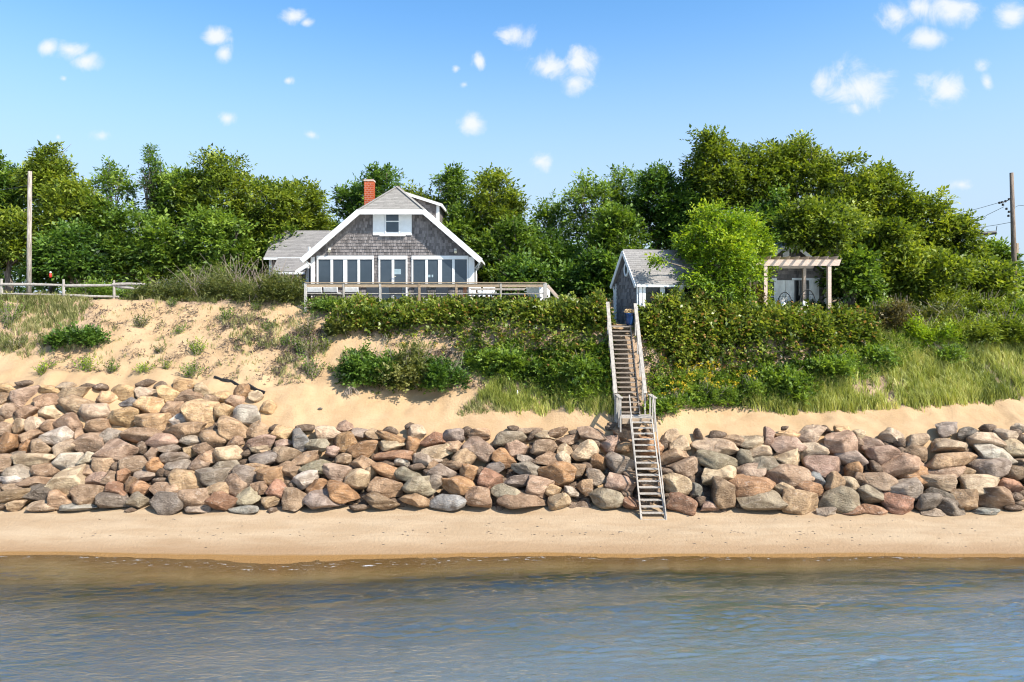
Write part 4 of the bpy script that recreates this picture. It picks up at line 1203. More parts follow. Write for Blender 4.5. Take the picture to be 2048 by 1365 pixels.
# ------------------------------------------------------------------ small shed at the head of the stairs
A = Vector((5.84, 31.5, 0)); Bv = Vector((5.18, 34.0, 0))     # gable wall corners on the ground
gd = (Bv - A).normalized(); ldv = Vector((-gd.y, gd.x, 0)) * -1
if ldv.x < 0: ldv = -ldv
gw = (Bv - A).length; SLn = 2.95
shed = empty('garden_shed', (A.x, A.y, 7.25), label='small grey shingled shed with steep roof at the top of the beach stairs', cat='shed')
so_ = Vector((A.x, A.y, 7.25))
def sp_(mb, name, mat, parent=None, **kw): return part(mb, name, mat, parent or shed, so_, **kw)
zb, ze, zr = 7.0, 9.40, 10.92
mid = A + gd * gw / 2
def at3(p, z): return Vector((p.x, p.y, z))
gp = [at3(A, zb), at3(Bv, zb), at3(Bv, ze), at3(mid, zr - .12), at3(A, ze)]
sp_(MB().prism(gp, ldv * SLn), 'wall', M['shingle_dark'])
gn = -ldv
sp_(shingles(MB(), at3(A, 0), gd, (0, 0, 1), gn, [(0, zb), (gw, zb), (gw, ze), (gw / 2, zr - .15), (0, ze)], .17, (.10, .18), .028,
             lambda s, t: (s - gw / 2) ** 2 / .07 + (t - 9.95) ** 2 / .13 < 1), 'wall_shingles', M['shingle'], kind='stuff')
fnm = -gd                                   # long side faces the sea
sp_(shingles(MB(), at3(A, 0), ldv, (0, 0, 1), fnm, [(0, zb), (SLn, zb), (SLn, ze), (0, ze)], .17, (.10, .18), .028,
             lambda s, t: (0.2 < s < 3.0 and 8.2 < t < 9.18)), 'wall_shingles', M['shingle'], kind='stuff')
rs = (zr - ze) / (gw / 2)
shr = empty('roof'); shr.parent = shed
for s in (-1, 1):
    out_d = gd * s
    eave = mid + out_d * (gw / 2 + .16) - ldv * .20
    ezz = zr - (gw / 2 + .16) * rs
    n_ = (out_d * rs + Vector((0, 0, 1))).normalized()
    p0 = at3(eave, ezz); p1 = at3(eave + ldv * (SLn + .4), ezz); p2 = at3(mid - ldv * .2 + ldv * (SLn + .4), zr); p3 = at3(mid - ldv * .2, zr)
    sp_(MB().prism([p - n_ * .07 for p in (p0, p1, p2, p3)], n_ * .07), 'roof_deck', M['roof2'], shr)
    Ls = (gw / 2 + .16) * math.sqrt(1 + rs * rs)
    sp_(shingles(MB(), p0, ldv, (p3 - p0), n_, [(0, 0), (SLn + .4, 0), (SLn + .4, Ls), (0, Ls)], .13, (.22, .30), .012), 'roof_shingles', M['roof2'], shr, kind='stuff')
    sp_(MB().beam(p0 - ldv * .03 - Vector((0, 0, .12)), p3 - ldv * .03 - Vector((0, 0, .13)), .04, .17), 'rake_board', M['white'], shr)
    sp_(MB().beam(p0 + out_d * .05 - Vector((0, 0, .07)), p1 + out_d * .05 - Vector((0, 0, .07)), .10, .11), 'gutter', M['white'], shr)
    sp_(MB().beam(at3(mid + out_d * (gw / 2 + .06), ezz - .06), at3(mid + out_d * (gw / 2 + .06) + ldv * SLn, ezz - .06), .12, .03), 'soffit', M['white'], shr)
for cpt in (A, Bv):
    sp_(MB().beam(at3(cpt - ldv * .035 + (gd * (.05 if cpt is A else -.05)), zb), at3(cpt - ldv * .035 + (gd * (.05 if cpt is A else -.05)), ze - .1), .05, .11, up=gd), 'corner_board', M['white'])
sp_(MB().beam(at3(A - gd * .035 + ldv * .09, zb), at3(A - gd * .035 + ldv * .09, ze - .1), .15, .06, up=gd), 'corner_board', M['white'])
sp_(MB().tube([at3(Bv + gd * .15 - ldv * .12, 9.2), at3(Bv + gd * .04 - ldv * .10, 9.0), at3(Bv - ldv * .09, 8.85), at3(Bv - ldv * .09, 7.2)], .04, 8), 'downspout', M['white_worn'])
# oval window in the gable
oc = at3(mid, 9.95) - ldv * .03
ring = [oc + gd * (.20 * math.cos(a)) + Vector((0, 0, .30 * math.sin(a))) for a in [2 * math.pi * k / 24 for k in range(25)]]
ow = sp_(MB().tube(ring, .05, 8, caps=False), 'oval_window', M['white'], smooth=True)
sp_(MB().prism([oc + gd * (.20 * math.cos(a)) + Vector((0, 0, .30 * math.sin(a))) for a in [2 * math.pi * k / 24 for k in range(24)]], ldv * .02), 'pane', M['glass_dark'], ow)
# sea side windows
for k in range(3):
    s0 = .24 + k * .98
    fb = at3(A - gd * .03 + ldv * s0, 0)
    w = sp_(MB().beam(at3(fb, 9.22), at3(fb + ldv * .92, 9.22), .06, .10), 'window', M['white'])
    for q in (0, .86):
        sp_(MB().beam(at3(fb + ldv * (q + .03), 8.2), at3(fb + ldv * (q + .03), 9.17), .12, .05, up=gd), 'frame', M['white'], w)
    sp_(MB().prism([at3(fb + ldv * .09, 8.2) + gd * .01, at3(fb + ldv * .83, 8.2) + gd * .01, at3(fb + ldv * .83, 9.17) + gd * .01, at3(fb + ldv * .09, 9.17) + gd * .01], gd * .012), 'pane', M['glass_dark'], w)

# blue pot with dried flowers beside the shed
D_ = 30.75
pot = empty('flower_pot', (PX(1259, D_), D_, 7.36), label='glossy blue pot with dried flowers at the top of the beach stairs', cat='pot')
MB().lathe((0, 0, 0), [(.13, 0), (.16, .06), (.185, .30), (.20, .46), (.225, .50), (.215, .54), (.17, .54), (.165, .48)], 22).build('pot', M['blue'], pot, smooth=True)
fl = MB()
for i in range(120):
    a = rnd.uniform(0, 6.28); r_ = rnd.uniform(0, .24); z = .56 + rnd.uniform(0, .14)
    x, y = r_ * math.cos(a), r_ * math.sin(a)
    fl.beam((x * .5, y * .5, .52), (x, y, z), .006, .006)
    fl.beam((x - .03, y, z), (x + .03, y + rnd.uniform(-.03, .03), z + .03), .035, .02)
fl.build('dried_flowers', M['straw'], pot)

# ------------------------------------------------------------------ cottage and pergola
CD = 37.0
cot = empty('cottage', (15.0, CD, 7.7), label='small shingled cottage half hidden by trees behind the pergola', cat='house')
co_ = Vector((15.0, CD, 7.7))
def cp(mb, name, mat, parent=None, **kw): return part(mb, name, mat, parent or cot, co_, **kw)
def cxp(px): return PX(px, CD)
def czp(py): return PZ(py, CD)
CC = cxp(1574); c0, c1 = cxp(1488), cxp(1656)
cze, csl = 9.72, .80
czt = czp(494)
chalf = (c1 - c0) / 2 + .2
crz = cze + chalf * csl
xk = (crz - czt) / csl
cpoly = [(c0, 7.4), (c1, 7.4), (c1, cze + .12), (CC + xk, czt - .1), (CC - xk, czt - .1), (c0, cze + .12)]
cp(MB().prism([(x, CD, z) for x, z in cpoly], (0, 5, 0)), 'wall', M['shingle_dark'])
cbox = [(cxp(1504), cxp(1553), 7.4, czp(556)), (cxp(1552), cxp(1640), 7.4, czp(556)), (cxp(1563), cxp(1580), czp(520), czt)]
cp(shingles(MB(), (0, CD, 0), (1, 0, 0), (0, 0, 1), (0, -1, 0), cpoly, .19, (.11, .2), .03, lambda s, t: any(a < s < b_ and z0 < t < z1 for a, b_, z0, z1 in cbox)), 'wall_shingles', M['shingle'], kind='stuff')
cr = empty('roof'); cr.parent = cot
cYF = CD - .45
for s in (-1, 1):
    ex = CC + s * chalf
    n_ = Vector((s * csl, 0, 1)).normalized()
    q = [(ex, cYF, cze), (CC + s * xk, cYF, czt), (CC, cYF + xk, crz), (CC, CD + 5.2, crz), (ex, CD + 5.2, cze)]
    cp(MB().prism([Vector(p) - n_ * .08 for p in q], n_ * .08), 'roof_deck', M['roof2'], cr)
    cp(MB().beam((ex, cYF - .02, cze - .08), (CC + s * xk, cYF - .02, czt - .08), .05, .18), 'rake_board', M['white'], cr)
hn = Vector((0, -csl, 1)).normalized()
q = [(CC - xk, cYF, czt), (CC + xk, cYF, czt), (CC, cYF + xk, crz)]
cp(MB().prism([Vector(p) - hn * .08 for p in q], hn * .08), 'clipped_gable', M['roof2'], cr)
cp(shingles(MB(), (CC, cYF, czt), (1, 0, 0), (0, 1, csl), hn, [(-xk, 0), (xk, 0), (0, xk * math.sqrt(1 + csl ** 2))], .15, (.25, .34), .012), 'roof_shingles', M['roof2'], cr, kind='stuff')
cp(MB().box(CC - xk - .06, CC + xk + .06, cYF - .06, cYF, czt - .16, czt), 'fascia', M['white'], cr)
cp(MB().box(cxp(1565), cxp(1578), CD - .05, CD, czp(519), czt - .15), 'shutter', M['white'])
w = cp(MB().box(cxp(1504), cxp(1553), CD - .07, CD, czp(561), czp(556.5)), 'window', M['white'])
cp(MB().box(cxp(1536), cxp(1547), CD - .03, CD - .01, czp(612), czp(561)), 'pane', M['glass_dark'], w)
cp(MB().box(cxp(1508), cxp(1532), CD - .03, CD - .01, czp(612), czp(561)), 'pane', M['glass_dark'], w)
cp(MB().box(cxp(1536), cxp(1547), CD - .05, CD - .031, czp(594), czp(592)), 'meeting_rail', M['white'], w)
cp(MB().box(cxp(1547.2), cxp(1553), CD - .06, CD, 7.4, czp(561)), 'frame', M['white'], w)
for a, c in ((1553.2, 1570.2), (1570.8, 1588)):
    cp(MB().box(cxp(a), cxp(c), CD - .05, CD - .002, 7.5, czp(561)), 'door', M['white_worn'])
d2 = cp(MB().box(cxp(1583), cxp(1638), CD - .07, CD - .05, czp(561), czp(556.5)), 'glazed_door', M['white'])
cp(MB().box(cxp(1589), cxp(1617), CD - .03, CD - .01, 7.5, czp(561.2)), 'pane', M['glass_dark'], d2)
for px_ in (1597.7, 1606.7):
    cp(MB().box(cxp(px_) - .015, cxp(px_) + .015, CD - .045, CD - .03, czp(591), czp(561.2)), 'muntin', M['white_worn'], d2)
cp(MB().box(cxp(1617.5), cxp(1637.5), CD - .05, CD - .002, 7.5, czp(561)), 'door', M['white_worn'])
cp(MB().box(cxp(1648), cxp(1655), CD - .05, CD + .05, 7.4, cze + .1), 'corner_board', M['white'])

PD = 33.6
pg = empty('pergola', (PX(1596, PD), PD, 7.5), label='pinkish cedar pergola standing in front of the cottage', cat='pergola')
po = Vector((PX(1596, PD), PD, 7.5))
def pp(mb, name, mat, parent=None, **kw): return part(mb, name, mat, parent or pg, po, **kw)
bz0, bz1 = PZ(532, PD), PZ(519.5, PD)
for px_, dx in ((1532, 0), (1660, 0)):
    for y in (PD + .03, PD + 2.9):
        X = PX(px_, PD)
        pp(MB().box(X - .085, X + .085, y, y + .17, 7.2, bz0 - .002), 'post', M['cedar'], bevel=.008)
xa, xb = PX(1508, PD), PX(1683, PD)
for y in (PD, PD + 2.87):
    pp(MB().prism([(xa, y, bz1), (xb, y, bz1), (xb - .12, y, bz0), (xa + .12, y, bz0)], (0, .05, 0)), 'beam', M['cedar'])
for k in range(9):
    X = xa + .22 + k * (xb - xa - .3) / 8.6
    pp(MB().prism([(X - .025, PD - .42, bz1 + .145), (X - .025, PD + 3.4, bz1 + .145), (X - .025, PD + 3.4, bz1 + .002), (X - .025, PD - .25, bz1 + .002)], (.05, 0, 0)), 'rafter', M['cedar'])


def egg_chair():
    r_ = empty('egg_chair', label='', cat='chair', group='wire arched chairs under the pergola')
    arc = [(-.42 * math.cos(math.pi * k / 20) * (1 if True else 1), .1, .55 + .95 * math.sin(math.pi * k / 20)) for k in range(21)]
    MB().tube([(-.40, .1, .1)] + arc + [(.40, .1, .1)], .022, 8).build('frame', M['dark'], r_)
    for z in (.95, 1.25):
        hw = .42 * math.cos(math.asin((z - .55) / .95))
        MB().tube([(-hw, .1, z), (0, .34, z + .01), (hw, .1, z)], .013, 6).build('hoop', M['dark'], r_)
    for k in range(-3, 4):
        x = k * .10
        MB().tube([(x, .12 + .2 * (1 - abs(k) / 4), .35), (x, .14 + .22 * (1 - abs(k) / 4), 1.2)], .006, 6).build('bar', M['dark'], r_)
    MB().lathe((0, .05, .1), [(.10, 0), (.34, .06), (.40, .22), (.36, .30)], 18).build('basket', M['dark'], r_, smooth=True)
    MB().lathe((0, .05, .34), [(.30, 0), (.36, .08), (.30, .20), (.10, .25)], 18).build('cushion', M['whitecloth'], r_, smooth=True)
    pl = MB().lathe((0, 0, 0), [(.05, -.15), (.20, -.08), (.22, .0), (.19, .1), (.05, .16)], 14).build('pillow', M['whitecloth'], r_, smooth=True)
    pl.location = (-.05, .2, .82); pl.rotation_euler = (R(70), .3, 0); pl.scale = (.8, .9, .45)
    return r_


eg = egg_chair()
for i, (px_, s_, lab) in enumerate(((1571, .98, 'arched wire chair with white cushion in front of the closed white doors'), (1617, 1.07, 'arched wire chair with white cushions in front of the dark glazed door'))):
    o = eg if i == 0 else copy_tree(eg)
    o['label'] = lab
    o.location = (PX(px_, 35.4), 35.4, 7.42)
    o.scale = (s_, s_, s_)

# ------------------------------------------------------------------ split rail fence, utility poles, small things
fnc = empty('split_rail_fence', (PX(130, 36.5), 36.5, 8.4), label='silvery split rail fence with a broken end on the brow of the bank', cat='fence')
fo_ = Vector((PX(130, 36.5), 36.5, 8.4))
FD = 36.5
def fp(a, b_, r0, r1, name):
    a = Vector(a); b_ = Vector(b_)
    mid_ = a.lerp(b_, .5) + Vector((0, 0, rnd.uniform(-.03, .03)))
    part(MB().tube([a, a.lerp(mid_, .5) + Vector((0, 0, rnd.uniform(-.012, .012))), mid_, b_], [r0 * .8, r0, r1, r1 * .75], 7), name, M['wood_rail'], fnc, fo_, smooth=False)
for px_, yt, yb in ((-98, 560, 606), (3, 558, 604), (127, 559, 604), (228, 561, 606)):
    p = Vector((PX(px_, FD), FD, 0))
    fp((p.x + .02, FD, PZ(yb, FD) - .5), (p.x, FD, PZ(yt, FD)), .085, .075, 'post')
for x0, y0, x1, y1, r_ in ((-98, 566, 5, 570, .075), (3, 569, 130, 571, .085), (124, 572, 232, 571, .085), (226, 569, 290, 569, .085), (228, 572, 310, 583, .085),
                           (-98, 588, 5, 588, .05), (3, 588, 130, 590, .05), (127, 591, 238, 594, .075)):
    fp((PX(x0, FD), FD + rnd.uniform(-.05, .05), PZ(y0, FD)), (PX(x1, FD), FD + rnd.uniform(-.05, .05), PZ(y1, FD)), r_, r_ * .9, 'rail')

D_ = 38.0
po_l = MB().tube([P3(58, 596, D_) - Vector((0, 0, .6)), P3(58.5, 500, D_), P3(60, 343, D_)], [.13, .12, .10], 12).build('utility_pole', M['pole'], None, smooth=True)
tag(po_l, 'pale weathered utility pole rising behind the split rail fence', 'pole', 'utility poles')
wr = MB().tube([P3(56, 371, D_), P3(20, 378, 40), P3(-160, 392, 48)], .012, 6).build('pole_wire', M['dark'], None)
tag(wr, 'thin wire running left from the pale utility pole', 'wire')

D_ = 42.0
rp_ = empty('utility_pole', P3(2030, 608, D_), label='brown leaning utility pole at the right edge of the picture', cat='pole', group='utility poles')
ro = P3(2030, 608, D_)
part(MB().tube([P3(2031, 612, D_) - Vector((0, 0, .8)), P3(2027, 480, D_), P3(2023, 346, D_)], [.155, .135, .105], 12), 'shaft', M['pole_brown'], rp_, ro, smooth=True)
part(MB().box(PX(2031, D_), PX(2035, D_), D_ - .1, D_ + .1, PZ(507, D_), PZ(487, D_)), 'meter_box', M['wood_brown'], rp_, ro)
part(MB().tube([P3(2021, 398, D_), P3(2010, 404, D_), P3(1997, 406, D_)], .035, 6), 'bracket', M['dark'], rp_, ro)
for (a, c) in ((1999, 406), (2004, 405), (2011, 403), (2018, 399), (2006, 410), (2013, 418), (2018, 424), (2017, 432)):
    p = P3(a, c, D_)
    part(MB().lathe(p, [(.03, -.07), (.08, -.04), (.05, 0), (.08, .04), (.03, .07)], 10), 'insulator', M['dark'], rp_, ro)
def wire(pts, lab, r_=.013):
    tag(MB().tube([P3(*p) for p in pts], r_, 6).build('overhead_wire', M['dark'], None), lab, 'wire', 'overhead wires')
wire([(1997, 406, 42), (1955, 418, 45), (1912, 428, 48), (1860, 436, 53)], 'topmost overhead wire running left from the leaning pole')
wire([(2008, 414, 42), (1975, 430, 44), (1944, 450, 46)], 'slanting overhead wire just below the topmost one')
wire([(2022, 445, 42), (1995, 450, 43), (1955, 456, 45), (1900, 462, 48)], 'lower overhead wire carrying the black cylinder')
wire([(2026, 417, 42), (2038, 411, 42), (2070, 414, 42), (2200, 424, 44)], 'overhead wire leaving the leaning pole to the right')
cy = empty('cable_closure', P3(1976, 467, 43.5), label='black cable box hanging from a wire left of the leaning pole', cat='cable box')
yo = P3(1976, 467, 43.5)
part(MB().tube([P3(1961, 468.5, 43.5), P3(1963, 468.3, 43.5), P3(1990, 465.7, 43.5), P3(1992, 465.5, 43.5)], [.08, .125, .125, .08], 12), 'case', M['dark'], cy, yo, smooth=False)
part(MB().tube([P3(1992, 464, 43.5), P3(1994, 452, 43.5)], .02, 6), 'hanger', M['dark'], cy, yo)
part(MB().tube([P3(1963, 466, 43.5), P3(1964, 455, 43.8)], .02, 6), 'hanger', M['dark'], cy, yo)

x, d = hit(1035, 802)
tag(MB().box(x - .025, x + .025, d - .02, d + .02, gz(x, d) - .2, gz(x, d) + .45).build('survey_stake', M['white'], None, bevel=.004), 'slim white stake standing in the sand near the grass', 'stake')
# dead root on the sand
x, d = hit(700, 793)
g = gz(x, d)
rt = MB()
for i in range(16):
    a = rnd.uniform(0, math.pi * 2)
    L_ = rnd.uniform(.18, .5)
    rt.tube([(x + rnd.uniform(-.04, .04), d, g + .40 - .05 * rnd.random()), (x + .5 * L_ * math.cos(a), d + .3 * L_ * math.sin(a), g + .30), (x + L_ * math.cos(a), d + .5 * L_ * math.sin(a) - .05, g + .02)], [.03, .02, .008], 5)
tag(rt.build('dead_root', M['twig'], None), 'dead brown root splayed on the bare sand', 'root')
x, d = hit(641, 822)
lgm = MB().tube([(x - .10, d, gz(x, d) + .05), (x, d - .03, gz(x, d) + .07), (x + .09, d, gz(x, d) + .05)], [.03, .045, .03], 7)
tag(lgm.build('driftwood', M['bark'], None), 'short dark stick lying on the sand above the seawall', 'driftwood')
x, d = hit(1772, 686)
lgm = MB().tube([(x - .25, d, gz(x, d) + .30), (x + .2, d - .1, gz(x, d) + .12)], [.06, .05], 7)
tag(lgm.build('driftwood', M['wood_rail'], None), 'pale log lying in the green grass on the right', 'driftwood')
bu = empty('red_marker', (PX(101, 38.5), 38.5, 9.9), label='small red and white thing hanging in the shade behind the fence', cat='marker')
MB().lathe((0, 0, 0), [(.02, -.16), (.07, -.12), (.075, .04), (.04, .09)], 12).build('lower_half', M['red'], bu, smooth=True)
MB().lathe((0, 0, .10), [(.03, 0), (.05, .03), (.045, .08), (.01, .1)], 12).build('upper_half', M['whitecloth'], bu, smooth=True)

# ------------------------------------------------------------------ foliage
def nrmz(a): return a / np.maximum(np.linalg.norm(a, axis=1, keepdims=True), 1e-9)


def leaves(name, P, Dv, Nv, L, W, tint, mat, parent=None, fold=0.18, origin=None):
    """one small diamond blade per leaf"""
    Dv = nrmz(Dv); S = nrmz(np.cross(Dv, Nv)); N = np.cross(S, Dv)
    L = L[:, None]; W = W[:, None]
    o = np.zeros(3) if origin is None else np.array(origin)
    mid_ = P + Dv * L * .45
    V_ = np.stack([P, mid_ + S * W * .5 + N * W * fold, P + Dv * L - N * L * .12, mid_ - S * W * .5 + N * W * fold], 1).reshape(-1, 3) - o
    n = len(P)
    f = np.arange(4 * n)
    t = np.repeat(np.clip(tint, 0, 1), 4)
    return mesh_np(name, V_, f, np.full(n, 4), mat, parent, {'tint': t, 'spot': np.repeat(rng.random(n), 4)}, False)


def sprays(B_, Dv, S_, k, lw, tint, spread=.85, jit=.35):
    """compound leaves: k leaflets along each rachis; returns arrays for leaves()"""
    n = len(B_)
    Dv = nrmz(Dv)
    up = np.tile([0, 0, 1.0], (n, 1)) + rng.normal(0, .45, (n, 3))
    sd_ = nrmz(np.cross(Dv, up))
    nr = np.cross(sd_, Dv)
    P, D2, N2, L2, W2, T2 = [], [], [], [], [], []
    for j in range(k):
        t = (j + .6) / k
        sg = (1 if j % 2 else -1) if j < k - 1 else 0
        P.append(B_ + Dv * (S_ * t)[:, None] - nr * (S_ * t * t * .25)[:, None])
        D2.append(Dv * (.55 if sg else 1.0) + sd_ * (sg * spread) + rng.normal(0, jit, (n, 3)))
        N2.append(nr * np.sign(nr[:, 2:3] + .2) + np.array(_to) * .85 + rng.normal(0, .55, (n, 3)))     # leaves turn to the light
        l_ = S_ * lw[0] * rng.uniform(.75, 1.25, n)
        L2.append(l_); W2.append(l_ * lw[1] * rng.uniform(.8, 1.2, n))
        T2.append(tint + rng.normal(0, .17, n))
    return [np.concatenate(a) for a in (P, D2, N2, L2, W2, T2)]


def crown_points(c, r, nclump, nsp, clr, flat=.0, low=-.55):
    """clumps spread through an ellipsoid; returns spray bases, directions, tints and clump centres"""
    d = nrmz(rng.normal(0, 1, (nclump * 3, 3)))
    d = d[d[:, 2] > low][:nclump]
    n = len(d)
    ph = rng.uniform(0, 50)
    irr = .68 + .62 * fbm(d[:, 0] * 1.6 + ph, d[:, 2] * 1.6 + d[:, 1] * .8 + ph, 3, 3)
    rad = rng.uniform(.30, 1.0, n) ** .55 * irr / .95
    cc_ = np.array(c) + d * rad[:, None] * np.array(r) * .86
    R_ = np.mean(r)
    cr_ = R_ * rng.uniform(*clr, n)
    ct = rng.normal(.48, .17, n) + d[:, 2] * .06
    m = nsp
    e = nrmz(rng.normal(0, 1, (n * m, 3)))
    q = rng.random(n * m) ** .42
    cidx = np.repeat(np.arange(n), m)
    off = e * q[:, None] * cr_[cidx][:, None] * np.array([1.15, 1.0, .72])
    B_ = cc_[cidx] + off
    out_ = (B_ - np.array(c)) / np.array(r)
    Dv = e * .7 + out_ * .6 + np.array([0, -.12, .18]) + rng.normal(0, .35, (n * m, 3))
    tt = ct[cidx] + off[:, 2] / cr_[cidx] * .10
    return B_, Dv, tt, cc_


def wobble_path(a, b_, k=4, amp=.12):
    a = Vector(a); b_ = Vector(b_); L_ = (b_ - a).length
    return [a.lerp(b_, i / k) + (Vector((rnd.gauss(0, 1), rnd.gauss(0, 1), rnd.gauss(0, .5))) * amp * L_ * .25 if 0 < i < k else Vector()) for i in range(k + 1)]


def tree(name, label, px, ytop, D, rxp, rzp, mat, cat='tree', group=None, dens=1.0, open_=False, leafs=(.46, .50), sp=.50, k=5, base=None, lean=0.0, extra_cl=()):
    s = D / F
    X = PX(px, D); zt = PZ(ytop, D); rx, rz = rxp * s, rzp * s
    ry = min(rx * .85, 3.2)
    g = gz(X, D) if base is None else base
    c = (X, D, zt - rz * .97)
    root = empty(name, (X + lean, D, g), label=label, cat=cat, group=group)
    org_ = Vector((X + lean, D, g))
    vol = (rx * rz) ** .5
    ncl = int(np.clip(30 * vol * dens, 20, 100))
    if open_: ncl = max(12, int(ncl * .6))
    B_, Dv, tt, cc_ = crown_points(c, (rx, ry, rz), ncl, 30 if not open_ else 18, (.12, .24) if not open_ else (.14, .25))
    for (ex_, ey_, eD, er_) in extra_cl:      # overhanging side branches
        e_c = np.array(P3(ex_, ey_, eD)); m_ = int(260 * er_)
        e_o = rng.normal(0, 1, (m_, 3)) * er_ * np.array([.6, .5, .35])
        B_ = np.concatenate([B_, e_c + e_o]); Dv = np.concatenate([Dv, e_o + rng.normal(0, .4, (m_, 3)) + np.array([-.3, -.2, -.1])])
        tt = np.concatenate([tt, rng.normal(.4, .15, m_)]); cc_ = np.concatenate([e_c[None], cc_])
    n = len(B_)
    arr = sprays(B_, Dv, sp * rng.uniform(.65, 1.35, n), k, leafs, tt)
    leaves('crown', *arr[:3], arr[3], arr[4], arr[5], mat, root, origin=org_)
    # trunk and limbs
    tb = MB()
    r0 = max(.06, min(.17, .035 * (zt - g)))
    fork = Vector((X + lean * .55, D, g + max(.6, (c[2] - g) * .7)))
    tb.tube(wobble_path(org_ - Vector((0, 0, .3)), fork, 4, .10), [r0 * 1.15, r0, r0 * .9, r0 * .82, r0 * .75], 8)
    lims = np.concatenate([cc_[:len(extra_cl)], cc_[rng.permutation(len(cc_))[:min(len(cc_), 11)]]])
    for q in lims:
        q = Vector(q)
        pth = wobble_path(fork + Vector((0, 0, -.2)), q, 4, .2)
        tb.tube(pth, [r0 * .5, r0 * .38, r0 * .28, r0 * .18, r0 * .08], 5)
        for _ in range(2):
            e = q + Vector((rnd.gauss(0, .45), rnd.gauss(0, .4), rnd.gauss(.15, .35)))
            tb.tube([pth[3], pth[3].lerp(e, .55) + Vector((0, 0, .06)), e], [r0 * .16, r0 * .1, r0 * .04], 4)
    part(tb, 'trunk', M['bark'], root, org_, smooth=True)
    return root


